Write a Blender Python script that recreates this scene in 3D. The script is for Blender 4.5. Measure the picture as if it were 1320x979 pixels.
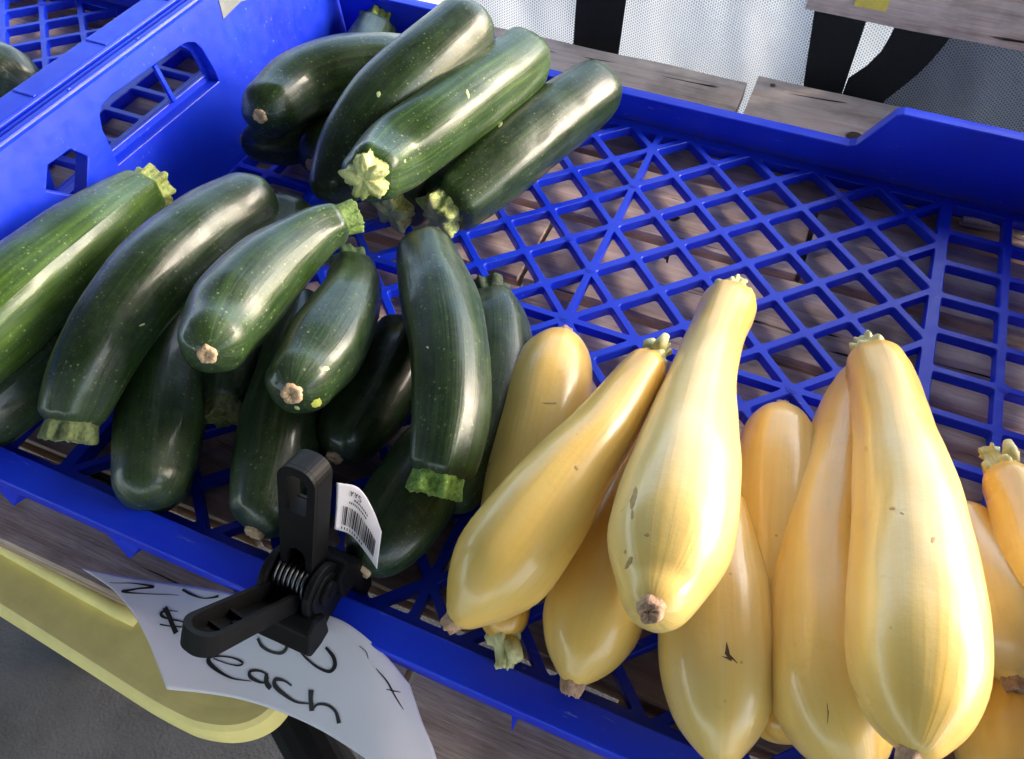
import bpy, bmesh, math, random
from mathutils import Vector, Matrix, noise
from mathutils.geometry import tessellate_polygon
random.seed(7)
sc = bpy.context.scene
for o in list(bpy.data.objects): bpy.data.objects.remove(o)

CAM = {'loc': [2.06, -6.685, 7.7365], 'right': [0.9203350827552136, 0.39113011676502674, 0.0007531329338061887], 'up': [-0.31094813726561266, 0.7304949106045149, 0.608020099593307], 'back': [0.2372648127744296, -0.5598164139588852, 0.7939212752400235], 'f': 1003.5466306788283}
PAPER = [[[-3.414, -5.328, 0.05], [-2.864, -5.192, 0.02], [-2.25, -5.037, 0.05], [-1.493, -4.937, 0.25], [-0.923, -4.904, 0.44], [-0.466, -4.857, 0.5], [-0.016, -4.939, 0.42], [0.343, -5.069, 0.25]], [[-2.914, -5.396, 0.02], [-2.44, -5.409, 0.0], [-1.895, -5.298, 0.04], [-1.221, -5.225, 0.2], [-0.729, -5.186, 0.33], [-0.298, -5.154, 0.38], [0.17, -5.228, 0.33], [0.591, -5.307, 0.15]], [[-2.403, -5.61, 0.0], [-2.015, -5.631, -0.02], [-1.548, -5.538, 0.0], [-0.999, -5.467, 0.1], [-0.515, -5.441, 0.2], [-0.115, -5.437, 0.25], [0.349, -5.517, 0.2], [0.812, -5.497, 0.05]], [[-1.859, -5.967, -0.05], [-1.57, -5.872, -0.06], [-1.188, -5.775, -0.05], [-0.744, -5.723, 0.0], [-0.295, -5.716, 0.05], [0.162, -5.759, 0.08], [0.612, -5.823, 0.05], [1.061, -5.815, -0.05]]]
STROKES = [[(0.0426, 0.1437, 0.0041), (0.1269, 0.066, 0.0089), (0.1879, 0.0638, 0.0207), (0.1359, 0.1141, 0.0155), (0.0614, 0.2203, 0.0224), (0.1315, 0.1629, 0.0088), (0.2019, 0.1275, 0.0072), (0.2457, 0.1152, 0.0041)], [(0.2621, 0.0534, 0.0206), (0.2819, 0.0878, 0.0188), (0.307, 0.1032, 0.0103), (0.3302, 0.0815, 0.0152), (0.3478, 0.0539, 0.0237)], [(0.1905, 0.2553, 0.04), (0.192, 0.3179, 0.0362), (0.1882, 0.4116, 0.0359), (0.1865, 0.4899, 0.0393)], [(0.2245, 0.2739, 0.0056), (0.1978, 0.2796, 0.0103), (0.1726, 0.311, 0.0238), (0.1689, 0.346, 0.0237), (0.1853, 0.3597, 0.0152), (0.2205, 0.3641, 0.0118), (0.2379, 0.3797, 0.0167), (0.2289, 0.412, 0.015), (0.1979, 0.4231, 0.0102), (0.1726, 0.4326, 0.0102), (0.1424, 0.443, 0.0134)], [(0.4211, 0.3618, 0.0244), (0.4296, 0.427, 0.026), (0.4548, 0.4585, 0.0209), (0.4891, 0.4414, 0.0273), (0.5111, 0.3844, 0.0307), (0.5172, 0.3212, 0.0224)], [(0.5546, 0.3533, 0.0158), (0.5809, 0.4209, 0.0188), (0.6176, 0.4729, 0.0187), (0.6597, 0.4775, 0.025), (0.6834, 0.4131, 0.0332), (0.6819, 0.3393, 0.03), (0.6561, 0.2764, 0.0204)], [(0.2694, 0.6704, 0.0099), (0.3062, 0.6895, 0.0083), (0.343, 0.6826, 0.013), (0.3581, 0.6433, 0.0178), (0.3342, 0.622, 0.013), (0.2939, 0.6356, 0.0131), (0.2584, 0.6668, 0.0281), (0.2487, 0.7234, 0.0349), (0.2697, 0.7848, 0.0245), (0.3071, 0.819, 0.0129), (0.3665, 0.8001, 0.0053)], [(0.4272, 0.694, 0.0143), (0.4045, 0.6813, 0.016), (0.376, 0.7042, 0.0242), (0.3673, 0.7536, 0.0309), (0.3842, 0.7827, 0.0225), (0.4087, 0.7785, 0.0143), (0.4285, 0.7181, 0.0143)], [(0.4238, 0.6929, 0.0308), (0.4175, 0.7465, 0.0393), (0.4172, 0.7848, 0.0409), (0.4248, 0.8162, 0.0348)], [(0.5025, 0.7235, 0.0141), (0.4804, 0.7019, 0.0174), (0.45, 0.7172, 0.0306), (0.4443, 0.7811, 0.0373), (0.4732, 0.8301, 0.027), (0.5095, 0.8511, 0.0172), (0.555, 0.8198, 0.0109)], [(0.5735, 0.6926, 0.0469), (0.5653, 0.7712, 0.0383), (0.5611, 0.8716, 0.0424)], [(0.5618, 0.8621, 0.0178), (0.5896, 0.7926, 0.0186), (0.631, 0.7663, 0.02), (0.6593, 0.7898, 0.0247), (0.6634, 0.8607, 0.036)], [(0.8343, 0.1989, 0.0051), (0.8743, 0.2349, 0.0108), (0.8994, 0.3067, 0.0093), (0.9254, 0.3657, 0.005)], [(0.8664, 0.3095, 0.005), (0.8933, 0.2724, 0.0093), (0.9266, 0.2202, 0.005)], [(0.7761, 0.1213, 0.0044), (0.7999, 0.1247, 0.0058), (0.8069, 0.1672, 0.0037)]]
STICKER = [[[-0.841, -3.987, 1.45], [-0.641, -3.945, 1.42], [-0.447, -4.049, 1.35], [-0.287, -4.189, 1.25]], [[-0.754, -4.171, 1.38], [-0.578, -4.15, 1.34], [-0.394, -4.234, 1.28], [-0.235, -4.341, 1.2]], [[-0.68, -4.35, 1.3], [-0.532, -4.327, 1.25], [-0.354, -4.4, 1.2], [-0.185, -4.49, 1.15]]]
MARKS = [
    ('pale cream squash with brown scuffs, upright in front of the lattice, frilly stem', 'scuff', 'scuff', [(1.745, -2.802, 1.0), (1.751, -2.881, 1.0), (1.743, -2.939, 1.0), (1.724, -2.964, 1.0), (1.7, -2.921, 1.0), (1.677, -2.858, 1.0), (1.682, -2.784, 1.0), (1.676, -2.715, 1.0), (1.684, -2.651, 1.0), (1.709, -2.678, 1.0), (1.733, -2.718, 1.0)]),
    ('pale cream squash with brown scuffs, upright in front of the lattice, frilly stem', 'scuff', 'scuff', [(1.769, -2.984, 1.0), (1.779, -3.014, 1.0), (1.774, -3.032, 1.0), (1.767, -3.049, 1.0), (1.752, -3.041, 1.0), (1.741, -3.01, 1.0), (1.731, -2.985, 1.0), (1.729, -2.959, 1.0), (1.728, -2.926, 1.0), (1.744, -2.93, 1.0), (1.759, -2.96, 1.0)]),
    ('pale cream squash with brown scuffs, upright in front of the lattice, frilly stem', 'scuff', 'scuff', [(1.98, -3.125, 1.0), (1.969, -3.141, 1.0), (1.966, -3.156, 1.0), (1.948, -3.16, 1.0), (1.934, -3.159, 1.0), (1.913, -3.162, 1.0), (1.919, -3.145, 1.0), (1.924, -3.132, 1.0), (1.931, -3.114, 1.0), (1.953, -3.108, 1.0), (1.965, -3.119, 1.0)]),
    ('pale cream squash with brown scuffs, upright in front of the lattice, frilly stem', 'scuff', 'scuff', [(1.908, -3.463, 1.0), (1.893, -3.498, 1.0), (1.879, -3.525, 1.0), (1.867, -3.513, 1.0), (1.849, -3.515, 1.0), (1.85, -3.473, 1.0), (1.854, -3.43, 1.0), (1.869, -3.394, 1.0), (1.885, -3.398, 1.0), (1.897, -3.403, 1.0), (1.9, -3.431, 1.0)]),
    ('pale cream squash with brown scuffs, upright in front of the lattice, frilly stem', 'scuff', 'scuff', [(1.824, -3.38, 1.0), (1.825, -3.392, 1.0), (1.823, -3.405, 1.0), (1.816, -3.414, 1.0), (1.807, -3.404, 1.0), (1.795, -3.401, 1.0), (1.793, -3.386, 1.0), (1.795, -3.372, 1.0), (1.798, -3.357, 1.0), (1.809, -3.36, 1.0), (1.819, -3.368, 1.0)]),
    ('pale cream squash with brown scuffs, upright in front of the lattice, frilly stem', 'scuff', 'scuff', [(1.883, -3.529, 1.0), (1.873, -3.547, 1.0), (1.862, -3.545, 1.0), (1.847, -3.556, 1.0), (1.852, -3.533, 1.0), (1.847, -3.519, 1.0), (1.857, -3.499, 1.0), (1.87, -3.498, 1.0), (1.884, -3.484, 1.0), (1.888, -3.498, 1.0), (1.891, -3.511, 1.0)]),
    ('pale cream squash with brown scuffs, upright in front of the lattice, frilly stem', 'scuff', 'scuff', [(1.437, -1.114, 1.0), (1.441, -1.132, 1.0), (1.441, -1.149, 1.0), (1.438, -1.171, 1.0), (1.425, -1.15, 1.0), (1.412, -1.14, 1.0), (1.403, -1.112, 1.0), (1.401, -1.085, 1.0), (1.412, -1.081, 1.0), (1.421, -1.08, 1.0), (1.432, -1.09, 1.0)]),
    ('yellow squash with a small dark forked scratch, lower middle, under the pale scuffed one', 'dark', 'scratch', [(2.868, -3.833, 1.0), (2.875, -3.949, 1.0), (2.943, -3.991, 1.0), (3.016, -3.997, 1.0), (3.018, -3.989, 1.0), (2.951, -3.97, 1.0), (2.893, -3.936, 1.0), (2.875, -3.831, 1.0)]),
    ('yellow squash with a small dark forked scratch, lower middle, under the pale scuffed one', 'dark', 'scratch', [(2.866, -3.983, 1.0), (2.916, -3.982, 1.0), (2.961, -3.992, 1.0), (2.964, -3.985, 1.0), (2.92, -3.961, 1.0), (2.866, -3.976, 1.0)]),
    ('broad yellow squash just left of the largest one, gloss spot near its lower left', 'dark', 'scratch', [(3.758, -4.008, 1.0), (3.78, -4.084, 1.0), (3.794, -4.189, 1.0), (3.797, -4.188, 1.0), (3.789, -4.08, 1.0), (3.762, -4.006, 1.0)]),
    ('largest yellow squash, upright at right with a white gloss streak down its side', 'scuff', 'scuff', [(4.467, -2.131, 1.0), (4.453, -2.15, 1.0), (4.443, -2.175, 1.0), (4.428, -2.18, 1.0), (4.416, -2.169, 1.0), (4.422, -2.139, 1.0), (4.417, -2.114, 1.0), (4.434, -2.103, 1.0), (4.445, -2.09, 1.0), (4.459, -2.088, 1.0), (4.47, -2.102, 1.0)]),
    ('largest yellow squash, upright at right with a white gloss streak down its side', 'scuff', 'scuff', [(4.084, -1.927, 1.0), (4.09, -1.939, 1.0), (4.066, -1.956, 1.0), (4.043, -1.965, 1.0), (4.023, -1.969, 1.0), (4.013, -1.962, 1.0), (4.014, -1.952, 1.0), (4.022, -1.939, 1.0), (4.037, -1.922, 1.0), (4.065, -1.909, 1.0), (4.074, -1.921, 1.0)]),
    ('largest yellow squash, upright at right with a white gloss streak down its side', 'scuff', 'scuff', [(4.16, -1.958, 1.0), (4.165, -1.967, 1.0), (4.149, -1.97, 1.0), (4.136, -1.97, 1.0), (4.126, -1.966, 1.0), (4.117, -1.96, 1.0), (4.116, -1.952, 1.0), (4.128, -1.946, 1.0), (4.14, -1.944, 1.0), (4.151, -1.948, 1.0), (4.167, -1.949, 1.0)]),
    ('short curved zucchini with a yellow patch beside its tan scar, above the clamp', 'yellow', 'pale_patch', [(-1.698, -2.995, 1.0), (-1.666, -3.013, 1.0), (-1.648, -3.052, 1.0), (-1.686, -3.076, 1.0), (-1.697, -3.117, 1.0), (-1.736, -3.134, 1.0), (-1.774, -3.112, 1.0), (-1.808, -3.088, 1.0), (-1.798, -3.045, 1.0), (-1.807, -3.01, 1.0), (-1.779, -2.989, 1.0), (-1.759, -2.949, 1.0), (-1.721, -2.971, 1.0)]),
    ('short curved zucchini with a yellow patch beside its tan scar, above the clamp', 'pale', 'nick', [(-1.862, -3.175, 1.0), (-1.855, -3.19, 1.0), (-1.875, -3.199, 1.0), (-1.901, -3.203, 1.0), (-1.923, -3.192, 1.0), (-1.938, -3.182, 1.0), (-1.947, -3.168, 1.0), (-1.933, -3.158, 1.0), (-1.912, -3.155, 1.0), (-1.891, -3.155, 1.0), (-1.876, -3.165, 1.0)]),
    ('short curved zucchini with a yellow patch beside its tan scar, above the clamp', 'pale', 'nick', [(-1.861, -2.577, 1.0), (-1.845, -2.594, 1.0), (-1.861, -2.617, 1.0), (-1.89, -2.627, 1.0), (-1.917, -2.628, 1.0), (-1.936, -2.618, 1.0), (-1.939, -2.602, 1.0), (-1.939, -2.586, 1.0), (-1.928, -2.566, 1.0), (-1.899, -2.555, 1.0), (-1.877, -2.566, 1.0)]),
    ('bright green middle one of three long parallel zucchini, star-shaped creamy stem', 'pale', 'nick', [(-2.687, 2.848, 1.0), (-2.645, 2.778, 1.0), (-2.626, 2.727, 1.0), (-2.63, 2.708, 1.0), (-2.656, 2.72, 1.0), (-2.701, 2.782, 1.0), (-2.746, 2.841, 1.0), (-2.764, 2.89, 1.0), (-2.78, 2.933, 1.0), (-2.774, 2.95, 1.0), (-2.734, 2.909, 1.0)]),
    ('bright green middle one of three long parallel zucchini, star-shaped creamy stem', 'pale', 'nick', [(-2.8, 1.002, 1.0), (-2.785, 0.978, 1.0), (-2.787, 0.962, 1.0), (-2.795, 0.956, 1.0), (-2.809, 0.972, 1.0), (-2.822, 0.979, 1.0), (-2.831, 1.001, 1.0), (-2.841, 1.024, 1.0), (-2.835, 1.033, 1.0), (-2.828, 1.04, 1.0), (-2.812, 1.025, 1.0)]),
    ('leftmost dark one of three long parallel zucchini crossing the back left corner', 'pale', 'nick', [(-3.902, 2.294, 1.0), (-3.894, 2.253, 1.0), (-3.886, 2.214, 1.0), (-3.9, 2.197, 1.0), (-3.929, 2.205, 1.0), (-3.958, 2.247, 1.0), (-3.989, 2.287, 1.0), (-4.001, 2.333, 1.0), (-3.988, 2.355, 1.0), (-3.968, 2.368, 1.0), (-3.933, 2.341, 1.0)]),
    ('rightmost of three long parallel zucchini, one end on the back rim', 'pale', 'nick', [(-1.909, 2.322, 1.0), (-1.895, 2.267, 1.0), (-1.904, 2.242, 1.0), (-1.906, 2.2, 1.0), (-1.935, 2.217, 1.0), (-1.964, 2.278, 1.0), (-1.989, 2.334, 1.0), (-1.998, 2.389, 1.0), (-1.989, 2.42, 1.0), (-1.959, 2.391, 1.0), (-1.934, 2.382, 1.0)]),
    ('long zucchini slanting down left, its pale ribbed cut stem just above the front rim', 'pale', 'nick', [(-4.16, -2.843, 1.0), (-4.154, -2.854, 1.0), (-4.161, -2.872, 1.0), (-4.171, -2.89, 1.0), (-4.187, -2.906, 1.0), (-4.202, -2.907, 1.0), (-4.212, -2.901, 1.0), (-4.204, -2.882, 1.0), (-4.199, -2.867, 1.0), (-4.188, -2.851, 1.0), (-4.172, -2.84, 1.0)]),
    ('upright zucchini in the middle with a long gloss streak and bright green cut bottom', 'pale', 'nick', [(-0.987, -1.892, 1.0), (-0.985, -1.902, 1.0), (-0.996, -1.905, 1.0), (-1.01, -1.899, 1.0), (-1.022, -1.896, 1.0), (-1.027, -1.887, 1.0), (-1.025, -1.88, 1.0), (-1.021, -1.875, 1.0), (-1.011, -1.873, 1.0), (-1.0, -1.877, 1.0), (-0.991, -1.884, 1.0)]),
    ('golden yellow squash leaning right at the left of the yellow heap, brown tip low', 'scuff', 'scuff', [(1.089, -2.692, 1.0), (1.103, -2.708, 1.0), (1.103, -2.726, 1.0), (1.099, -2.741, 1.0), (1.084, -2.742, 1.0), (1.068, -2.728, 1.0), (1.048, -2.715, 1.0), (1.054, -2.697, 1.0), (1.051, -2.679, 1.0), (1.063, -2.674, 1.0), (1.077, -2.676, 1.0)]),
    ('yellow squash behind the golden leaning one, rounded end up, stem end peeking below', 'scuff', 'scuff', [(0.616, -2.038, 1.0), (0.637, -2.042, 1.0), (0.581, -2.071, 1.0), (0.531, -2.091, 1.0), (0.473, -2.116, 1.0), (0.462, -2.108, 1.0), (0.437, -2.108, 1.0), (0.471, -2.084, 1.0), (0.514, -2.058, 1.0), (0.578, -2.029, 1.0), (0.628, -2.019, 1.0)]),
]
GOURDS = [
    ('z', [(-5.465, -4.821, 1.25, 0.318), (-5.463, -4.289, 1.3, 0.492), (-5.405, -3.556, 1.35, 0.548), (-5.454, -2.828, 1.3, 0.541), (-5.473, -2.056, 1.25, 0.475), (-5.562, -1.367, 1.15, 0.369), (-5.572, -1.001, 1.1, 0.307)],
     {'col': 1.0, 'stem': 'ring', 'sc': (0.3, 0.36, 0.1), 'label': 'large light green speckled zucchini at left, its crowned stem under the pentagonal wall hole'}),
    ('z', [(-5.51, -4.715, 0.5, 0.431), (-5.417, -4.231, 0.52, 0.495), (-5.327, -3.705, 0.55, 0.509), (-5.223, -3.081, 0.6, 0.422), (-5.162, -2.662, 0.62, 0.307)],
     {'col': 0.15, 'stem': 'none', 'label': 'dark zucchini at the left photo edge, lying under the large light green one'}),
    ('z', [(-3.992, -0.598, 1.3, 0.258), (-3.987, -0.923, 1.35, 0.388), (-4.103, -1.504, 1.4, 0.44), (-4.12, -2.33, 1.45, 0.461), (-4.082, -3.129, 1.4, 0.439), (-4.041, -3.72, 1.25, 0.387), (-4.039, -4.058, 1.05, 0.344), (-3.998, -4.236, 0.95, 0.302)],
     {'col': 0.3, 'stem': 'ring', 'sc': (0.13, 0.165, 0.06), 'bscar': False, 'label': 'long zucchini slanting down left, its pale ribbed cut stem just above the front rim'}),
    ('z', [(-2.917, -4.606, 0.5, 0.226), (-3.066, -4.37, 0.5, 0.395), (-3.345, -3.919, 0.52, 0.461), (-3.728, -3.296, 0.55, 0.483), (-4.076, -2.593, 0.6, 0.45), (-4.33, -2.001, 0.6, 0.352)],
     {'col': 0.25, 'stem': 'none', 'bscar': False, 'label': 'dark smooth zucchini pointing straight down between the pale stem and the dull ribbed stem'}),
    ('z', [(-2.41, -3.52, 2.04, 0.147), (-2.572, -3.196, 1.9, 0.352), (-2.705, -2.769, 1.8, 0.448), (-2.745, -2.168, 1.75, 0.42), (-2.696, -1.69, 1.72, 0.347), (-2.604, -1.316, 1.72, 0.283), (-2.457, -1.081, 1.72, 0.224)],
     {'col': 0.5, 'stem': 'green', 'sc': (0.16, 0.26, 0.06), 'label': 'curved bulbous zucchini with round tan scar, thin green stem pointing up right'}),
    ('z', [(-1.616, -3.43, 1.72, 0.149), (-1.717, -3.123, 1.57, 0.349), (-1.803, -2.657, 1.45, 0.431), (-1.924, -2.074, 1.35, 0.394), (-2.095, -1.59, 1.25, 0.322), (-2.348, -1.241, 1.15, 0.251)],
     {'col': 0.35, 'patch': True, 'stem': 'green', 'sc': (0.05, 0.1, 0.03), 'label': 'short curved zucchini with a yellow patch beside its tan scar, above the clamp'}),
    ('z', [(-1.643, -0.634, 1.3, 0.187), (-1.443, -0.939, 1.35, 0.363), (-0.99, -1.557, 1.42, 0.429), (-0.591, -2.141, 1.45, 0.415), (-0.289, -2.735, 1.4, 0.396), (-0.132, -3.197, 1.3, 0.348), (-0.09, -3.417, 1.2, 0.3)],
     {'col': 0.35, 'stem': 'ring', 'sc': (0.22, 0.38, 0.07), 'bscar': False, 'label': 'upright zucchini in the middle with a long gloss streak and bright green cut bottom'}),
    ('z', [(-0.207, -3.405, 0.5, 0.243), (-0.139, -2.982, 0.52, 0.382), (-0.154, -2.303, 0.55, 0.467), (-0.298, -1.631, 0.6, 0.469), (-0.57, -1.012, 0.65, 0.413), (-0.792, -0.649, 0.68, 0.289)],
     {'col': 0.2, 'stem': 'green', 'sc': (0.03, 0.05, 0.02), 'bscar': False, 'label': 'dark zucchini tucked behind the central upright one, next to the yellow squash'}),
    ('z', [(-1.438, -3.345, 0.55, 0.151), (-1.445, -3.186, 0.55, 0.339), (-1.443, -2.679, 0.55, 0.437), (-1.453, -2.018, 0.55, 0.456), (-1.505, -1.336, 0.5, 0.401)],
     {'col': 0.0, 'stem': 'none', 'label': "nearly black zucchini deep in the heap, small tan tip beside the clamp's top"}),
    ('z', [(-1.745, -4.415, 0.5, 0.142), (-1.768, -4.244, 0.5, 0.336), (-1.954, -3.755, 0.52, 0.431), (-2.205, -3.119, 0.55, 0.469), (-2.46, -2.426, 0.6, 0.436), (-2.797, -1.775, 0.6, 0.343), (-2.964, -1.492, 0.6, 0.253)],
     {'col': 0.3, 'stem': 'none', 'label': 'dark zucchini just left of the clamp, its tan tip pointing down'}),
    ('z', [(-0.525, -4.356, 0.55, 0.137), (-0.507, -4.171, 0.55, 0.339), (-0.456, -3.781, 0.55, 0.442), (-0.428, -3.228, 0.55, 0.459), (-0.477, -2.574, 0.5, 0.379)],
     {'col': 0.25, 'stem': 'none', 'label': 'dark olive zucchini right of the clamp, behind the white barcode sticker'}),
    ('z', [(-3.969, -0.133, 0.75, 0.212), (-3.871, -0.449, 0.72, 0.396), (-3.698, -1.195, 0.66, 0.421), (-3.503, -1.936, 0.6, 0.404), (-3.26, -2.596, 0.55, 0.351), (-3.092, -3.0, 0.52, 0.287), (-2.99, -3.182, 0.5, 0.257)],
     {'col': 0.2, 'stem': 'green', 'sc': (0.12, 0.13, 0.04), 'bscar': False, 'label': 'zucchini beneath the bulbous tan scarred one, its dull ribbed stem end showing below'}),
    ('z', [(-4.699, 2.076, 0.55, 0.341), (-4.865, 2.856, 0.6, 0.454), (-5.078, 3.743, 0.62, 0.42), (-5.273, 4.477, 0.65, 0.353)],
     {'col': 0.3, 'stem': 'ring', 'sc': (0.2, 0.27, 0.05), 'bscar': False, 'label': 'zucchini in the back left corner, only its upright greenish stem end showing'}),
    ('z', [(-4.728, 0.524, 1.5, 0.19), (-4.794, 0.899, 1.4, 0.413), (-4.79, 1.531, 1.35, 0.473), (-4.43, 2.128, 1.35, 0.483), (-3.976, 2.596, 1.3, 0.444), (-3.618, 3.027, 1.2, 0.358)],
     {'col': 0.45, 'stem': 'none', 'label': 'zucchini with a whitish sheen and tan scar, against the left tray wall at back'}),
    ('z', [(-5.623, 1.006, 0.55, 0.165), (-5.471, 1.05, 0.55, 0.306), (-5.089, 1.344, 0.52, 0.404), (-4.75, 1.911, 0.5, 0.437)],
     {'col': 0.45, 'stem': 'none', 'label': 'small zucchini end with tan tip peeking out below the whitish glossy one'}),
    ('z', [(-2.56, 2.87, 2.2, 0.238), (-2.586, 2.465, 2.15, 0.457), (-2.794, 1.769, 2.0, 0.499), (-3.063, 1.115, 1.75, 0.515), (-3.27, 0.546, 1.4, 0.474), (-3.349, 0.137, 1.1, 0.393), (-3.304, -0.11, 0.95, 0.289)],
     {'col': 0.3, 'stem': 'none', 'bscar': False, 'label': 'leftmost dark one of three long parallel zucchini crossing the back left corner'}),
    ('z', [(-1.929, 3.418, 1.55, 0.252), (-1.95, 2.819, 1.6, 0.466), (-2.134, 1.896, 1.65, 0.477), (-2.319, 0.93, 1.7, 0.463), (-2.507, 0.357, 1.65, 0.462), (-2.511, -0.093, 1.75, 0.399), (-2.442, -0.408, 1.88, 0.35)],
     {'col': 0.8, 'stem': 'star', 'sc': (0.55, 0.6, 0.22), 'bscar': False, 'label': 'bright green middle one of three long parallel zucchini, star-shaped creamy stem'}),
    ('z', [(-0.95, 4.052, 0.95, 0.266), (-1.041, 3.555, 0.95, 0.496), (-1.355, 2.681, 0.9, 0.515), (-1.64, 1.752, 0.85, 0.518), (-1.902, 1.052, 0.75, 0.474), (-2.044, 0.647, 0.7, 0.414)],
     {'col': 0.4, 'stem': 'star', 'sc': (0.45, 0.52, 0.18), 'bscar': False, 'label': 'rightmost of three long parallel zucchini, one end on the back rim'}),
    ('z', [(-2.742, 2.767, 0.5, 0.461), (-2.731, 1.919, 0.5, 0.49), (-2.772, 1.113, 0.5, 0.471), (-2.815, 0.649, 0.5, 0.395)],
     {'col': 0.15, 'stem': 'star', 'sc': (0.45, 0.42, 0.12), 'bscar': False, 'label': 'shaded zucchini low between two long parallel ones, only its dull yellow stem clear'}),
    ('z', [(-3.599, 2.898, 0.75, 0.44), (-3.4, 3.613, 0.8, 0.451), (-3.277, 4.127, 0.85, 0.382), (-3.197, 4.324, 0.9, 0.307)],
     {'col': 0.3, 'stem': 'green', 'sc': (0.3, 0.4, 0.08), 'bscar': False, 'label': 'zucchini hidden in the back pile, only a small green nub showing'}),
    ('z', [(-4.382, 0.932, 0.5, 0.184), (-4.416, 1.139, 0.5, 0.349), (-4.512, 1.793, 0.5, 0.432), (-4.514, 2.465, 0.5, 0.446)],
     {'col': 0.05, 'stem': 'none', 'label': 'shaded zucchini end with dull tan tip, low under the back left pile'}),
    ('y', [(0.668, -4.691, 1.25, 0.079), (0.732, -4.559, 1.3, 0.237), (0.853, -4.176, 1.4, 0.442), (0.991, -3.666, 1.5, 0.453), (1.118, -3.092, 1.55, 0.385), (1.241, -2.576, 1.55, 0.325), (1.324, -2.024, 1.5, 0.27), (1.39, -1.59, 1.45, 0.223), (1.428, -1.426, 1.42, 0.202)],
     {'tone': 0.65, 'label': 'golden yellow squash leaning right at the left of the yellow heap, brown tip low'}),
    ('y', [(0.286, -0.903, 0.75, 0.128), (0.312, -1.125, 0.75, 0.38), (0.394, -1.68, 0.72, 0.489), (0.528, -2.383, 0.68, 0.484), (0.67, -3.198, 0.62, 0.395), (0.817, -3.843, 0.58, 0.302), (0.961, -4.271, 0.55, 0.233), (1.02, -4.409, 0.52, 0.21)],
     {'tone': 0.5, 'label': 'yellow squash behind the golden leaning one, rounded end up, stem end peeking below'}),
    ('y', [(1.762, -4.606, 0.65, 0.082), (1.751, -4.504, 0.68, 0.247), (1.719, -4.056, 0.72, 0.454), (1.681, -3.466, 0.74, 0.43), (1.629, -2.741, 0.7, 0.362), (1.553, -2.033, 0.65, 0.3), (1.46, -1.482, 0.6, 0.261)],
     {'tone': 0.55, 'stem': 'none', 'label': 'squash between the golden leaning one and the pale scuffed one, plain tip down'}),
    ('y', [(2.167, -4.332, 2.2, 0.091), (2.182, -4.091, 2.02, 0.333), (2.153, -3.654, 1.92, 0.502), (2.091, -2.983, 1.8, 0.5), (2.013, -2.159, 1.6, 0.414), (1.957, -1.35, 1.4, 0.337), (1.945, -0.568, 1.2, 0.31), (1.963, -0.03, 1.05, 0.334), (1.969, 0.267, 1.0, 0.295)],
     {'tone': 0.15, 'scar': True, 'label': 'pale cream squash with brown scuffs, upright in front of the lattice, frilly stem'}),
    ('y', [(3.087, -4.76, 0.8, 0.088), (3.052, -4.66, 0.85, 0.292), (2.907, -4.169, 0.9, 0.496), (2.746, -3.574, 0.9, 0.503), (2.59, -2.961, 0.85, 0.429), (2.437, -2.33, 0.75, 0.33)],
     {'tone': 0.35, 'stem': 'none', 'scratch': True, 'label': 'yellow squash with a small dark forked scratch, lower middle, under the pale scuffed one'}),
    ('y', [(2.87, -0.92, 0.68, 0.12), (2.893, -1.151, 0.7, 0.355), (2.963, -1.804, 0.74, 0.434), (3.08, -2.608, 0.74, 0.439), (3.271, -3.348, 0.7, 0.4), (3.494, -3.983, 0.65, 0.339), (3.639, -4.319, 0.6, 0.264)],
     {'tone': 0.4, 'stem': 'none', 'label': 'squash with rounded end up and tiny brown tip, behind the broad upright pair'}),
    ('y', [(4.119, -4.534, 1.1, 0.095), (4.022, -4.431, 1.12, 0.313), (3.769, -4.014, 1.15, 0.504), (3.61, -3.439, 1.1, 0.482), (3.55, -2.796, 1.0, 0.472), (3.549, -2.041, 0.9, 0.444), (3.573, -1.277, 0.8, 0.407), (3.609, -0.602, 0.72, 0.343), (3.654, -0.017, 0.68, 0.25)],
     {'tone': 0.4, 'label': 'broad yellow squash just left of the largest one, gloss spot near its lower left'}),
    ('y', [(4.043, -4.581, 2.1, 0.083), (4.062, -4.469, 2.1, 0.272), (4.056, -4.043, 2.05, 0.451), (4.04, -3.523, 1.95, 0.493), (4.002, -2.843, 1.8, 0.472), (3.933, -2.032, 1.6, 0.42), (3.836, -1.285, 1.4, 0.365), (3.723, -0.598, 1.2, 0.343), (3.585, -0.099, 1.05, 0.318)],
     {'tone': 0.35, 'label': 'largest yellow squash, upright at right with a white gloss streak down its side'}),
    ('y', [(5.798, -3.136, 1.1, 0.343), (5.576, -2.785, 1.2, 0.482), (5.32, -2.306, 1.3, 0.446), (5.149, -1.853, 1.3, 0.339), (5.025, -1.493, 1.25, 0.264), (4.909, -1.234, 1.2, 0.234)],
     {'tone': 0.3, 'label': 'squash at the right photo edge with pale green stem and bent golden neck'}),
    ('y', [(5.21, -3.219, 0.95, 0.079), (5.195, -3.128, 0.95, 0.238), (5.074, -2.814, 1.0, 0.461), (4.93, -2.453, 1.0, 0.435), (4.748, -2.051, 0.95, 0.337), (4.601, -1.64, 0.9, 0.274)],
     {'tone': 0.2, 'stem': 'none', 'label': 'squash just right of the largest one, its brown blossom tip at the photo edge'}),
    ('y', [(5.244, -1.469, 0.5, 0.173), (5.376, -1.802, 0.55, 0.336), (5.602, -2.317, 0.6, 0.406), (5.829, -2.831, 0.6, 0.345)],
     {'tone': 0.3, 'stem': 'none', 'bscar': False, 'label': 'pale squash shoulder below the bent golden neck at the right photo edge'}),
    ('y', [(5.296, -4.123, 0.6, 0.316), (5.343, -3.726, 0.6, 0.43), (5.476, -3.182, 0.55, 0.424), (5.654, -2.572, 0.5, 0.358)],
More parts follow.
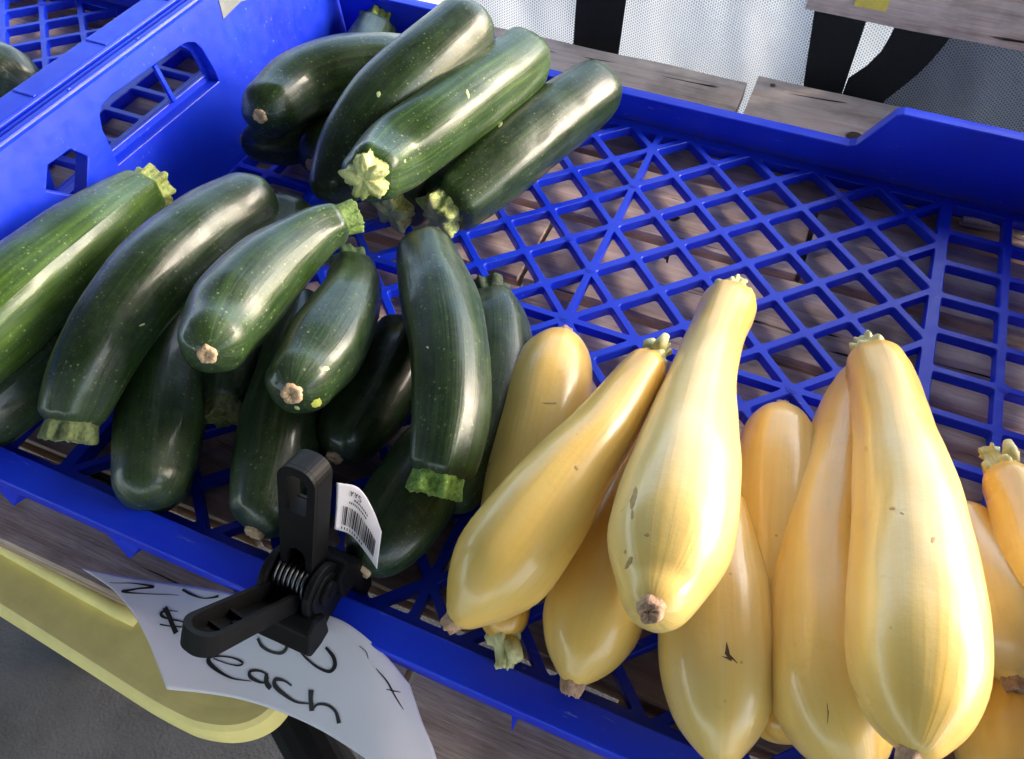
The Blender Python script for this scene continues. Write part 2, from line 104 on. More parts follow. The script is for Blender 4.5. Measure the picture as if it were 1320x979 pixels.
     {'tone': 0.6, 'stem': 'none', 'bscar': False, 'label': 'shaded deep yellow squash in the bottom right photo corner'}),
]

U = 0.056                      # one lattice cell (node to node) of the tray in metres; all tables are in cells
R = math.radians

# ------------------------------------------------------------ camera, sky, sun, exposure
cam_d = bpy.data.cameras.new("camera"); cam = bpy.data.objects.new("camera", cam_d)
sc.collection.objects.link(cam); sc.camera = cam
cam_d.sensor_width = 36; cam_d.lens = CAM['f'] / 1320 * 36; cam_d.clip_start = 0.01; cam_d.clip_end = 400
m = Matrix.Identity(4)
for i, k in enumerate(('right', 'up', 'back')):
    for j in range(3): m[j][i] = CAM[k][j]
for j in range(3): m[j][3] = CAM['loc'][j] * U
cam.matrix_world = m
SUN_EL, SUN_AZ = R(28), R(60)      # azimuth clockwise from +Y
w = bpy.data.worlds.new("World"); sc.world = w; w.use_nodes = True
wn = w.node_tree.nodes; wl = w.node_tree.links
sky = wn.new("ShaderNodeTexSky"); sky.sky_type = 'NISHITA'; sky.sun_disc = False
sky.sun_elevation = SUN_EL; sky.sun_rotation = SUN_AZ; sky.dust_density = 2.5; sky.air_density = 1.0
wl.new(sky.outputs[0], wn['Background'].inputs[0]); wn['Background'].inputs[1].default_value = 0.15
sd = bpy.data.lights.new("sun", 'SUN'); sun = bpy.data.objects.new("sun", sd); sc.collection.objects.link(sun)
sd.energy = .50; sd.angle = R(34); sd.color = (1, .985, .97)
dv = Vector((math.sin(SUN_AZ) * math.cos(SUN_EL), math.cos(SUN_AZ) * math.cos(SUN_EL), math.sin(SUN_EL)))
sun.rotation_euler = dv.to_track_quat('Z', 'Y').to_euler()
sc.view_settings.view_transform = 'Standard'; sc.view_settings.look = 'None'
sc.view_settings.exposure = 2.5; sc.view_settings.gamma = 1.0
sc.view_settings.use_white_balance = True; sc.view_settings.white_balance_temperature = 6800; sc.view_settings.white_balance_tint = 10

# ------------------------------------------------------------ material helpers
class NT:
    def __init__(s, name):
        s.m = bpy.data.materials.new(name); s.m.use_nodes = True
        s.n = s.m.node_tree.nodes; s.l = s.m.node_tree.links
        s.b = s.n['Principled BSDF']; s.out = s.n['Material Output']
    def node(s, t, **k):
        n = s.n.new(t)
        for a, v in k.items():
            if a.startswith('i_'):
                key = a[2:]; key = int(key) if key.isdigit() else key.replace('_', ' ')
                if isinstance(v, bpy.types.NodeSocket): s.l.new(v, n.inputs[key])
                else: n.inputs[key].default_value = v
            else: setattr(n, a, v)
        return n
    def co(s, scale=(1, 1, 1), kind='Object'):
        t = s.node('ShaderNodeTexCoord'); mp = s.node('ShaderNodeMapping'); s.l.new(t.outputs[kind], mp.inputs[0])
        mp.inputs['Scale'].default_value = scale; return mp.outputs[0]
    def noise(s, vec, scale, detail=4, rough=.55, dist=0):
        return s.node('ShaderNodeTexNoise', i_Vector=vec, i_Scale=scale, i_Detail=detail, i_Roughness=rough, i_Distortion=dist).outputs[0]
    def ramp(s, f, stops, interp='LINEAR'):
        r = s.node('ShaderNodeValToRGB'); s.l.new(f, r.inputs[0]); e = r.color_ramp.elements; r.color_ramp.interpolation = interp
        while len(e) < len(stops): e.new(.5)
        for k, (p, c) in zip(e, stops):
            k.position = p; k.color = (c, c, c, 1) if not isinstance(c, (tuple, list)) else tuple(c) + (1,)
        return r.outputs[0]
    def mix(s, f, a, b, mode='MIX'):
        x = s.node('ShaderNodeMix', data_type='RGBA', blend_type=mode)
        for sock, v in ((x.inputs[0], f), (x.inputs[6], a), (x.inputs[7], b)):
            if isinstance(v, bpy.types.NodeSocket): s.l.new(v, sock)
            elif isinstance(v, (tuple, list)): sock.default_value = tuple(v) + (1,)
            else: sock.default_value = v
        return x.outputs[2]
    def math(s, op, a, b=0.0, clamp=False):
        x = s.node('ShaderNodeMath', operation=op, use_clamp=clamp)
        for i, v in enumerate((a, b)):
            if isinstance(v, bpy.types.NodeSocket): s.l.new(v, x.inputs[i])
            else: x.inputs[i].default_value = v
        return x.outputs[0]
    def set(s, **k):
        for a, v in k.items():
            key = a.replace('_', ' ')
            if isinstance(v, bpy.types.NodeSocket): s.l.new(v, s.b.inputs[key])
            elif isinstance(v, (tuple, list)): s.b.inputs[key].default_value = tuple(v) + ((1,) if len(v) == 3 and 'Color' in key else ())
            else: s.b.inputs[key].default_value = v
    def bump(s, h, strength=.3, dist=.001):
        b = s.node('ShaderNodeBump', i_Height=h, i_Strength=strength, i_Distance=dist)
        s.l.new(b.outputs[0], s.b.inputs['Normal']); return b

def cyl(t, ru=4.0, sv=1.0):
    """wrap-free coordinates round and along a fruit, from its UV map"""
    tc = t.node('ShaderNodeTexCoord'); sp = t.node('ShaderNodeSeparateXYZ'); t.l.new(tc.outputs['UV'], sp.inputs[0])
    a = t.math('MULTIPLY', sp.outputs[0], 2 * math.pi)
    info = t.node('ShaderNodeObjectInfo')
    off = t.math('MULTIPLY', info.outputs['Random'], 40.0)
    c = t.node('ShaderNodeCombineXYZ')
    t.l.new(t.math('MULTIPLY', t.math('COSINE', a), ru), c.inputs[0]); t.l.new(t.math('MULTIPLY', t.math('SINE', a), ru), c.inputs[1])
    t.l.new(t.math('ADD', t.math('MULTIPLY', sp.outputs[1], sv), off), c.inputs[2])
    return c.outputs[0], sp.outputs[1]

def mat_zucchini():
    t = NT('zucchini_skin')
    st, v = cyl(t, 5, 1.2); o = t.co()
    tone = t.node('ShaderNodeAttribute', attribute_type='OBJECT', attribute_name='tone').outputs['Fac']
    n1 = t.noise(st, 1.6, 5, .6); n2 = t.noise(o, 22, 3)
    s = t.math('ADD', t.math('MULTIPLY', n1, .75), t.math('MULTIPLY', n2, .35))
    s = t.math('ADD', s, t.math('MULTIPLY', tone, .42)); s = t.math('SUBTRACT', s, .22)
    base = t.ramp(s, [(.20, (.003, .006, .003)), (.46, (.006, .017, .004)), (.68, (.020, .052, .007)), (.90, (.085, .16, .014))])
    # fine longitudinal streaks
    fs, _ = cyl(t, 16, 2.6); f = t.ramp(t.noise(fs, 2.0, 3), [(.45, 0.0), (.7, 1.0)])
    base = t.mix(t.math('MULTIPLY', f, .16), base, (.06, .11, .015))
    mo = t.ramp(t.noise(t.co((1, 1, 1)), 150, 5, .7), [(.38, 0.0), (.66, 1.0)])
    base = t.mix(t.math('MULTIPLY', mo, .24), base, (.045, .095, .018))
    # pale flecks
    vo = t.node('ShaderNodeTexVoronoi', i_Vector=o, i_Scale=250.0, i_Randomness=1.0)
    pick = t.ramp(t.node('ShaderNodeSeparateColor', i_Color=vo.outputs['Color']).outputs[0], [(.35, 0.0), (.45, 1.0)])
    fl = t.math('MULTIPLY', t.ramp(vo.outputs['Distance'], [(.08, 1.0), (.24, 0.0)]), pick)
    v2 = t.node('ShaderNodeTexVoronoi', i_Vector=o, i_Scale=520.0, i_Randomness=1.0)
    fl = t.math('MAXIMUM', fl, t.math('MULTIPLY', t.ramp(v2.outputs['Distance'], [(.10, .6), (.30, 0.0)]), t.ramp(t.node('ShaderNodeSeparateColor', i_Color=v2.outputs['Color']).outputs[1], [(.5, 0.0), (.6, 1.0)])))
    patch = t.ramp(t.noise(o, 30, 2), [(.38, .15), (.6, 1.0)])
    fl = t.math('MULTIPLY', fl, t.math('MULTIPLY', patch, t.math('ADD', t.math('MULTIPLY', tone, .6), .28)))
    base = t.mix(fl, base, (.30, .40, .12))
    # scuffs: thin pale scratches here and there
    sv = t.co((60, 14, 34)); scr = t.ramp(t.noise(sv, 2.3, 4, .6, 1.5), [(.70, 0.0), (.74, .55)])
    base = t.mix(t.math('MULTIPLY', scr, t.ramp(t.noise(o, 18, 2), [(.5, 0.0), (.62, .7)])), base, (.16, .20, .09))
    # waxy bloom
    bl = t.ramp(t.noise(o, 26, 5, .65), [(.45, 0.0), (.68, .10)])
    base = t.mix(bl, base, (.20, .26, .24))
    t.set(Base_Color=base, Roughness=t.ramp(t.noise(o, 40, 4), [(.3, .28), (.7, .55)]), Specular_IOR_Level=.40, Coat_Weight=.40, Coat_Roughness=t.ramp(t.noise(o, 55, 5, .65), [(.35, .06), (.65, .30)]))
    t.bump(t.math('ADD', t.math('MULTIPLY', n1, 1.0), t.math('MULTIPLY', t.noise(o, 240, 4, .65), .45)), .30, .0014)
    return t.m

def mat_squash():
    t = NT('squash_skin')
    st, v = cyl(t, 4, 1.0); o = t.co()
    tone = t.node('ShaderNodeAttribute', attribute_type='OBJECT', attribute_name='tone').outputs['Fac']
    n1 = t.noise(st, 1.3, 4, .55); n2 = t.noise(o, 16, 2)
    s = t.math('ADD', t.math('MULTIPLY', n1, .34), t.math('MULTIPLY', n2, .40))
    vv = t.ramp(v, [(0.0, .08), (.12, .0), (.60, .0), (.80, .16), (1.0, .26)])
    s = t.math('ADD', t.math('ADD', s, vv), t.math('MULTIPLY', tone, .38)); s = t.math('SUBTRACT', s, .12)
    base = t.ramp(s, [(.15, (.80, .62, .31)), (.38, (.80, .56, .17)), (.62, (.79, .47, .075)), (.92, (.74, .34, .025))])
    fs, _ = cyl(t, 6, .9); f = t.ramp(t.noise(fs, 1.5, 4, .6, .4), [(.46, 0.0), (.8, .35)])
    base = t.mix(t.math('MULTIPLY', f, .4), base, (.80, .63, .32))
    pt = t.ramp(t.noise(o, 45, 5, .7), [(.40, 0.0), (.75, .35)]); base = t.mix(pt, base, (.78, .52, .16))
    # brown freckles and scuffs
    vo = t.node('ShaderNodeTexVoronoi', i_Vector=o, i_Scale=75.0, i_Randomness=1.0)
    pick = t.ramp(t.node('ShaderNodeSeparateColor', i_Color=vo.outputs['Color']).outputs[0], [(.80, 0.0), (.83, 1.0)])
    fl = t.math('MULTIPLY', t.ramp(vo.outputs['Distance'], [(.035, .5), (.07, 0.0)]), pick)
    base = t.mix(fl, base, (.22, .11, .03))
    sm = t.math('MULTIPLY', t.ramp(t.noise(o, 30, 5, .7), [(.60, 0.0), (.72, .4)]), t.ramp(t.noise(o, 11, 1), [(.5, 0.0), (.62, 1.0)]))
    base = t.mix(sm, base, (.42, .26, .09))
    t.set(Base_Color=base, Roughness=t.ramp(t.noise(o, 34, 4), [(.3, .26), (.7, .40)]), Specular_IOR_Level=.5,
          Subsurface_Weight=.12, Subsurface_Scale=.006, Coat_Weight=.45, Coat_Roughness=t.ramp(t.noise(o, 50, 5, .65), [(.35, .08), (.65, .24)]))
    t.b.inputs['Subsurface Radius'].default_value = (1.0, .6, .2)
    t.bump(t.math('ADD', t.math('MULTIPLY', n1, .9), t.math('MULTIPLY', t.noise(o, 170, 4, .65), .40)), .28, .0014)
    return t.m

def mat_rough(name, c1, c2, scale=300, rough=.75, bump=.5, dist=.0008, stretch=(1, 1, 1), **k):
    t = NT(name); o = t.co(stretch)
    n = t.noise(o, scale, 5, .65); n2 = t.noise(o, scale * .2, 3)
    f = t.ramp(t.math('ADD', t.math('MULTIPLY', n, .6), t.math('MULTIPLY', n2, .4)), [(.35, 0.0), (.65, 1.0)])
    t.set(Base_Color=t.mix(f, c1, c2), Roughness=rough, **k); t.bump(n, bump, dist)
    return t.m

def mat_blue():
    t = NT('blue_plastic'); o = t.co()
    n = t.noise(o, 14, 3); n2 = t.noise(o, 90, 5, .7)
    base = t.mix(t.ramp(n, [(.3, 0.0), (.7, 1.0)]), (.001, .028, .72), (.003, .050, .84))
    # grime and whitish scratches
    sc_ = t.ramp(t.noise(t.co((8, 60, 60)), 6, 4, .7, .6), [(.625, 0.0), (.68, .6)])
    base = t.mix(t.math('MULTIPLY', sc_, t.ramp(t.noise(o, 20, 2), [(.48, 0.0), (.6, 1.0)])), base, (.20, .28, .72))
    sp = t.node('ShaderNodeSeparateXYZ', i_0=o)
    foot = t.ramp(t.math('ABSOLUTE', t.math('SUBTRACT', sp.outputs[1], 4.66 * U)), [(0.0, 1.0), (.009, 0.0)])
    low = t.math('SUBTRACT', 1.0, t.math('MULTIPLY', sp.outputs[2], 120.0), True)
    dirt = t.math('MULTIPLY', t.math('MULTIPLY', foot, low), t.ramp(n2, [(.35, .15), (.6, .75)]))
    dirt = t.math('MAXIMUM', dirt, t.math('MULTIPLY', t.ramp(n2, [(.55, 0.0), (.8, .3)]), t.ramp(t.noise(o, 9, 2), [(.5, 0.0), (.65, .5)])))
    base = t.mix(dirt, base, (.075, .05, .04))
    t.set(Base_Color=base, Roughness=t.ramp(n2, [(.3, .30), (.7, .48)]), Specular_IOR_Level=.55)
    t.bump(t.math('ADD', n2, t.math('MULTIPLY', t.noise(o, 420, 3), .5)), .14, .0006)
    tr = t.node('ShaderNodeBsdfTranslucent'); t.l.new(base, tr.inputs[0])
    ms = t.node('ShaderNodeMixShader'); ms.inputs[0].default_value = .16
    t.l.new(t.b.outputs[0], ms.inputs[1]); t.l.new(tr.outputs[0], ms.inputs[2]); t.l.new(ms.outputs[0], t.out.inputs[0])
    return t.m

def mat_wood(name, cs, axis='x', k=1.0):
    t = NT(name)
    info = t.node('ShaderNodeObjectInfo')
    tc = t.node('ShaderNodeTexCoord'); mp = t.node('ShaderNodeMapping'); t.l.new(tc.outputs['Object'], mp.inputs[0])
    mp.inputs['Scale'].default_value = (2.2, 34, 34)
    of = t.node('ShaderNodeCombineXYZ'); rr = t.math('MULTIPLY', info.outputs['Random'], 31.0)
    t.l.new(rr, of.inputs[0]); t.l.new(rr, of.inputs[1]); t.l.new(of.outputs[0], mp.inputs['Location'])
    g = t.noise(mp.outputs[0], 1.4 * k, 7, .68, .9)
    g2 = t.noise(mp.outputs[0], 5.5 * k, 5, .7, .5)
    fo = t.node('ShaderNodeMapping'); t.l.new(mp.outputs[0], fo.inputs[0]); fo.inputs['Scale'].default_value = (2.2, 3.2, 3.2)
    g3 = t.noise(fo.outputs[0], 7.0, 6, .75, .3)
    f = t.math('ADD', t.math('ADD', t.math('MULTIPLY', g, .45), t.math('MULTIPLY', g2, .28)), t.math('MULTIPLY', g3, .27))
    base = t.ramp(f, [(.36, cs[0]), (.46, cs[1]), (.54, cs[2]), (.64, cs[3])])
    o = t.co(); blot = t.ramp(t.noise(o, 13, 4, .6), [(.35, .6), (.55, 1.0)])
    base = t.mix(1.0, base, blot, 'MULTIPLY')
    crack = t.ramp(t.noise(mp.outputs[0], 2.4, 3, .5, 1.4), [(.295, 1.0), (.33, 0.0)])
    base = t.mix(crack, base, (.012, .009, .008))
    t.set(Base_Color=base, Roughness=.82, Specular_IOR_Level=.25)
    t.bump(t.math('SUBTRACT', f, crack), .7, .0018)
    return t.m

def mat_simple(name, c, rough, spec=.5, var=.15, scale=60, bump=.1, dist=.0005, **k):
    t = NT(name); o = t.co(); n = t.noise(o, scale, 4, .6)
    t.set(Base_Color=t.mix(t.ramp(n, [(.3, 0.0), (.7, 1.0)]), tuple(x * (1 - var) for x in c), tuple(min(1, x * (1 + var)) for x in c)), Roughness=rough, Specular_IOR_Level=spec, **k)
    t.bump(n, bump, dist); return t.m

def mat_mesh(name, c, hole, gap, sx=420, sz=330, trans=.6):
    """woven shade cloth: fine threads in the weave, pin holes between them"""
    t = NT(name); tc = t.node('ShaderNodeTexCoord'); mp = t.node('ShaderNodeMapping'); t.l.new(tc.outputs['UV'], mp.inputs[0])
    mp.inputs['Scale'].default_value = (sx, sz, 1)
    sp = t.node('ShaderNodeSeparateXYZ', i_0=mp.outputs[0])
    a = t.math('ABSOLUTE', t.math('SINE', t.math('MULTIPLY', sp.outputs[0], math.pi)))
    row = t.math('MODULO', t.math('FLOOR', sp.outputs[0]), 2.0)
    b = t.math('ABSOLUTE', t.math('SINE', t.math('MULTIPLY', t.math('ADD', sp.outputs[1], t.math('MULTIPLY', row, .5)), math.pi)))
    h = t.math('MULTIPLY', a, b)
    o = t.co(); n = t.noise(o, 9, 3)
    base = t.mix(t.ramp(h, [(.35, 0.0), (.75, 1.0)]), c, hole)
    base = t.mix(t.ramp(n, [(.35, .0), (.7, .35)]), base, tuple(x * .6 for x in c))
    t.set(Base_Color=base, Roughness=.6, Specular_IOR_Level=.35); t.bump(h, .5, .0006)
    tl = t.node('ShaderNodeBsdfTranslucent'); t.l.new(base, tl.inputs[0])
    m1 = t.node('ShaderNodeMixShader'); m1.inputs[0].default_value = trans
    t.l.new(t.b.outputs[0], m1.inputs[1]); t.l.new(tl.outputs[0], m1.inputs[2])
    tp = t.node('ShaderNodeBsdfTransparent'); m2 = t.node('ShaderNodeMixShader')
    t.l.new(t.math('MULTIPLY', t.ramp(h, [(.55, 0.0), (.7, 1.0)]), gap), m2.inputs[0]); t.l.new(m1.outputs[0], m2.inputs[1]); t.l.new(tp.outputs[0], m2.inputs[2])
    t.l.new(m2.outputs[0], t.out.inputs[0])
    return t.m

def mat_asphalt():
    t = NT('asphalt'); o = t.co(); n = t.noise(o, 480, 6, .75); n2 = t.noise(o, 9, 5, .6); v = t.node('ShaderNodeTexVoronoi', i_Vector=o, i_Scale=180.0)
    base = t.mix(t.ramp(n2, [(.3, 0.0), (.7, 1.0)]), (.026, .026, .029), (.060, .060, .066))
    base = t.mix(t.ramp(n, [(.62, 0.0), (.75, .5)]), base, (.16, .16, .165))
    t.set(Base_Color=base, Roughness=.88); t.bump(t.math('ADD', n, t.math('MULTIPLY', v.outputs[0], .6)), .9, .004); return t.m

M = dict(
    zuc=mat_zucchini(), sq=mat_squash(), blue=mat_blue(),
    scar_tan=mat_rough('blossom_scar_tan', (.42, .27, .15), (.62, .46, .30), 500),
    scar_brown=mat_rough('blossom_scar_brown', (.30, .165, .10), (.62, .40, .26), 420, bump=.9, dist=.0015),
    frill=mat_rough('squash_stem', (.42, .42, .16), (.72, .66, .34), 260, .55, .5, .001),
    wood=mat_wood('weathered_wood', [(.26, .18, .14), (.50, .37, .31), (.64, .50, .44), (.74, .62, .56)]),
    wood_pale=mat_wood('bleached_wood', [(.42, .31, .26), (.76, .63, .56), (.84, .74, .68), (.88, .82, .77)]),
    wood_warm=mat_wood('brown_wood', [(.20, .13, .09), (.44, .31, .23), (.60, .46, .36), (.72, .60, .50)]),
    yellow=mat_simple('yellow_plastic', (.86, .74, .28), .5, .4, .10, 30),
    black=mat_simple('black_plastic', (.0045, .0047, .0055), .5, .16, .25, 120, .12),
    steel=mat_simple('spring_steel', (.14, .14, .15), .35, .5, .1, 200, .05, Metallic=1.0),
    strap=mat_mesh('black_shade_cloth', (.012, .016, .016), (.002, .003, .003), .05, 400, 300, .06),
    net=mat_mesh('pale_shade_net', (.74, .77, .80), (.20, .24, .30), .26, 330, 250, .65),
    net2=mat_mesh('grey_shade_net', (.30, .345, .40), (.03, .04, .06), .10, 330, 250, .25),
    asphalt=mat_asphalt(),
    ink=mat_simple('marker_ink', (.012, .011, .014), .45, .4, .1),
    tape=mat_rough('duct_tape', (.13, .145, .145), (.21, .225, .22), 160, .5),
    note=mat_simple('yellow_sticker', (.8, .62, .10), .5),
)
def mat_paper(name, c):
    t = NT(name); o = t.co(); n = t.noise(o, 40, 3)
    base = t.mix(t.ramp(n, [(.3, 0.0), (.7, 1.0)]), tuple(x * .96 for x in c), c); t.set(Base_Color=base, Roughness=.55, Specular_IOR_Level=.3)
    t.bump(n, .05, .001)
    tl = t.node('ShaderNodeBsdfTranslucent'); t.l.new(base, tl.inputs[0]); ms = t.node('ShaderNodeMixShader'); ms.inputs[0].default_value = .2
    t.l.new(t.b.outputs[0], ms.inputs[1]); t.l.new(tl.outputs[0], ms.inputs[2]); t.l.new(ms.outputs[0], t.out.inputs[0]); return t.m
M['paper'] = mat_paper('white_paper', (.76, .75, .82)); M['label'] = mat_paper('white_label', (.78, .76, .80))
def stem_mat(c):
    return mat_rough('stem_skin', tuple(x * .30 for x in c), tuple(min(1, x * 1.6) for x in c), 420, .65, .8, .0014)
M['cut'] = mat_rough('cut_stem_face', (.30, .36, .12), (.62, .60, .27), 600, .6, .6, .001)

# ------------------------------------------------------------ object helpers
ORIG = {}
def thing(name, label, cat, loc=(0, 0, 0), group=None):
    o = bpy.data.objects.new(name, None); sc.collection.objects.link(o); o.empty_display_size = .02
    o.location = Vector(loc) * U; ORIG[o.name] = Vector(loc)
    o['label'] = label; o['category'] = cat
    if group: o['group'] = group
    return o
def mesh(name, verts, faces, mat, parent=None, smooth=False, uvs=None, bevel=0, props=None, loc=None):
    """verts in cells, world axes; the mesh is stored relative to its thing"""
    org = ORIG.get(parent.name, Vector()) if parent is not None else Vector(loc or (0, 0, 0))
    me = bpy.data.meshes.new(name); me.from_pydata([tuple((Vector(v) - org) * U) for v in verts], [], faces); me.update()
    if smooth:
        for p in me.polygons: p.use_smooth = True
    if uvs is not None:
        l = me.uv_layers.new(name='UVMap')
        for lp in me.loops: l.data[lp.index].uv = uvs[lp.vertex_index]
    for mt in (mat if isinstance(mat, list) else [mat]): me.materials.append(mt)
    o = bpy.data.objects.new(name, me); sc.collection.objects.link(o)
    if parent is not None: o.parent = parent; ORIG[o.name] = org
    else: o.location = org * U; ORIG[o.name] = org
    if bevel:
        b = o.modifiers.new('bevel', 'BEVEL'); b.width = bevel * U; b.segments = 2; b.limit_method = 'ANGLE'; b.angle_limit = R(35)
    for k, v in (props or {}).items(): o[k] = v
    return o
class Geo:
    def __init__(s): s.v = []; s.f = []
    def add(s, v, f): b = len(s.v); s.v += [tuple(x) for x in v]; s.f += [tuple(i + b for i in q) for q in f]; return s
    def box(s, a, b, X=None):
        v = [(x, y, z) for x in (a[0], b[0]) for y in (a[1], b[1]) for z in (a[2], b[2])]
        if X: v = [X(Vector(q)) for q in v]
        return s.add(v, [(0, 1, 3, 2), (4, 6, 7, 5), (0, 4, 5, 1), (2, 3, 7, 6), (0, 2, 6, 4), (1, 5, 7, 3)])
    def plate(s, outer, holes, P, t):
        """flat plate with holes: 2-D outlines mapped by P(a, b, depth), thickness t, walls on every edge"""
        def area(q): return sum(q[i][0] * q[(i + 1) % len(q)][1] - q[(i + 1) % len(q)][0] * q[i][1] for i in range(len(q)))
        loops = [outer if area(outer) > 0 else outer[::-1]] + [h if area(h) < 0 else h[::-1] for h in holes]
        tri = tessellate_polygon([[Vector((a, b, 0)) for a, b in l] for l in loops]); flat = [q for l in loops for q in l]; n = len(flat)
        v = [P(a, b, 0) for a, b in flat] + [P(a, b, t) for a, b in flat]
        f = [tuple(q) for q in tri] + [(q[2] + n, q[1] + n, q[0] + n) for q in tri]; k = 0
        for l in loops:
            for i in range(len(l)): j = (i + 1) % len(l); f.append((k + i, k + j, k + j + n, k + i + n))
            k += len(l)
        return s.add(v, f)
    def tube(s, path, r, n=10, closed_ends=True):
        path = [Vector(q) for q in path]; rs = r if isinstance(r, list) else [r] * len(path); v = []; f = []
        up = None
        for i, c in enumerate(path):
            t = (path[min(i + 1, len(path) - 1)] - path[max(i - 1, 0)]).normalized()
            if up is None: up = t.orthogonal().normalized()
            up = (up - t * up.dot(t)).normalized(); sd_ = t.cross(up)
            v += [c + (up * math.cos(2 * math.pi * k / n) + sd_ * math.sin(2 * math.pi * k / n)) * rs[i] for k in range(n)]
        for i in range(len(path) - 1):
            for k in range(n): f.append((i * n + k, i * n + (k + 1) % n, (i + 1) * n + (k + 1) % n, (i + 1) * n + k))
        if closed_ends: f.append(tuple(range(n))[::-1]); f.append(tuple((len(path) - 1) * n + k for k in range(n)))
        return s.add(v, f)
    def done(s, name, mat, parent=None, fix=True, **k):
        o = mesh(name, s.v, s.f, mat, parent, **k)
        if fix:
            b = bmesh.new(); b.from_mesh(o.data); bmesh.ops.recalc_face_normals(b, faces=b.faces); b.to_mesh(o.data); b.free()
        return o

# ------------------------------------------------------------ ground
mesh('ground', [(-1500, -1500, -14), (1500, -1500, -14), (1500, 1500, -14), (-1500, 1500, -14)], [(0, 1, 2, 3)], M['asphalt'], props={'kind': 'structure'})

mesh('pavement', [(-300, 16, -13.9), (300, 16, -13.9), (300, 400, -13.9), (-300, 400, -13.9)], [(0, 1, 2, 3)], mat_rough('pale_concrete', (.44, .44, .44), (.60, .60, .58), 20, .85, .3, .003), props={'kind': 'structure'})
ca = thing('added_canopy', 'dark grey fabric canopy added out of view overhead to shade the stall', 'canopy', (22, 23, -14))  # unseen canopy, added to shade the stall and shape the highlights
g = Geo(); v = []; nx_, ny_ = 24, 20
for j in range(ny_ + 1):
    for i in range(nx_ + 1): v.append((-120 + 165 * i / nx_, -110 + 134 * j / ny_, 27 + .5 * math.sin(i * .8) * math.sin(j * .9)))
g.add(v, [(j * (nx_ + 1) + i, j * (nx_ + 1) + i + 1, (j + 1) * (nx_ + 1) + i + 1, (j + 1) * (nx_ + 1) + i) for j in range(ny_) for i in range(nx_)])
o = g.done('canopy_fabric', mat_simple('canopy_fabric', (.13, .13, .14), .8), ca, fix=False, smooth=True)
sm_ = o.modifiers.new('thick', 'SOLIDIFY'); sm_.thickness = .002
for x, y in ((44.5, 23.5), (-119, 23.5), (44.5, -109), (-119, -109)): Geo().tube([(x, y, -14), (x, y, 27)], .4, 12).done('pole', M['steel'], ca)

# ------------------------------------------------------------ wooden table under the trays
tb = thing('wooden_table', 'weathered grey wooden plank table that the blue trays stand on', 'table', (0, 0, -14))
DZ = -0.30
def plank(x0, x1, y0, y1, z1=DZ, th=.32, mat='wood', par=tb, name='plank', tilt=0, skew=0):
    g = Geo(); nx = max(2, int((x1 - x0) / .35)); v = []; f = []
    for i in range(nx + 1):
        x = x0 + (x1 - x0) * i / nx
        e0 = .035 * noise.noise(Vector((x * .8, y0 * 3, 1))); e1 = .035 * noise.noise(Vector((x * .8, y1 * 3, 5))); zz = .02 * noise.noise(Vector((x * .5, y0, 9)))
        yy = skew * (x - x0)
        c = .03
        ring = [(y0 + e0, z1 - th), (y0 + e0, z1 - c), (y0 + e0 + c, z1), (y1 + e1 - c, z1 + tilt), (y1 + e1, z1 - c + tilt), (y1 + e1, z1 - th + tilt)]
        v += [(x, a + yy, b + zz) for a, b in ring]
    for i in range(nx):
        for k in range(6): f.append((i * 6 + k, i * 6 + (k + 1) % 6, (i + 1) * 6 + (k + 1) % 6, (i + 1) * 6 + k))
    f.append(tuple(range(6))); f.append(tuple(nx * 6 + k for k in range(6)))
    return g.add(v, f).done(name, M[mat], par)
plank(-9, .95, 5.55, 7.03, DZ, mat='wood_pale'); plank(1.10, 4.3, 5.62, 7.30, DZ + .02, mat='wood_pale')
rows = [(4.0, 5.45), (2.36, 3.88), (.72, 2.24), (-.95, .60), (-2.55, -1.07), (-4.2, -2.68)]
for i, (a, b) in enumerate(rows):
    j = [-3.2, 2.7, -1.0, 4.1, .6, -2.2][i]
    plank(-18, j, a, b, DZ - .02 * (i % 2)); plank(j + .08, 8.5, a + .03, b, DZ - .02 * ((i + 1) % 2), mat='wood')
plank(-18, .12, -5.36, -4.3, DZ - .03, mat='wood_warm'); plank(.24, 8.5, -5.72, -4.3, DZ, mat='wood_warm')
for x in (-11.5, -4.5, 2.6, 8.0):    # joists under the deck and legs
    g = Geo(); g.box((x - .4, -4.9, DZ - 1.4), (x + .4, 6.8, DZ - .34)); g.done('joist', M['wood'], tb)
for x in (-11.5, 7.9):
    for y in (-4.4, 6.2): g = Geo(); g.box((x - .55, y - .5, -14), (x + .55, y + .5, DZ - 1.42)); g.done('leg', M['wood'], tb)
KM = mat_rough('wood_knot', (.06, .04, .035), (.14, .10, .09), 200)
for q in ((3.0, 6.05), (1.4, 7.05)):
    g = Geo(); g.tube([(q[0], q[1], DZ + .019), (q[0], q[1], DZ + .035)], .05 if q[1] > 7 else .13, 14); g.done('knot', KM, tb)
# pale piece added in place of a lit plank stretch, far right lattice
sk = thing('lit_plank_piece', 'pale wood piece standing for a lit stretch of plank under the far right lattice', 'lit plank', (5.2, 4.5, DZ))
Geo().tube([(4.80, 4.44, DZ + .09), (5.0, 4.46, DZ + .10), (5.3, 4.50, DZ + .09), (5.75, 4.56, DZ + .09)], [.085, .10, .095, .08], 9).done('lit_plank_wood', mat_wood('lit_plank_wood', [(.3, .27, .24), (.5, .46, .42), (.66, .62, .58), (.75, .72, .68)]), sk)

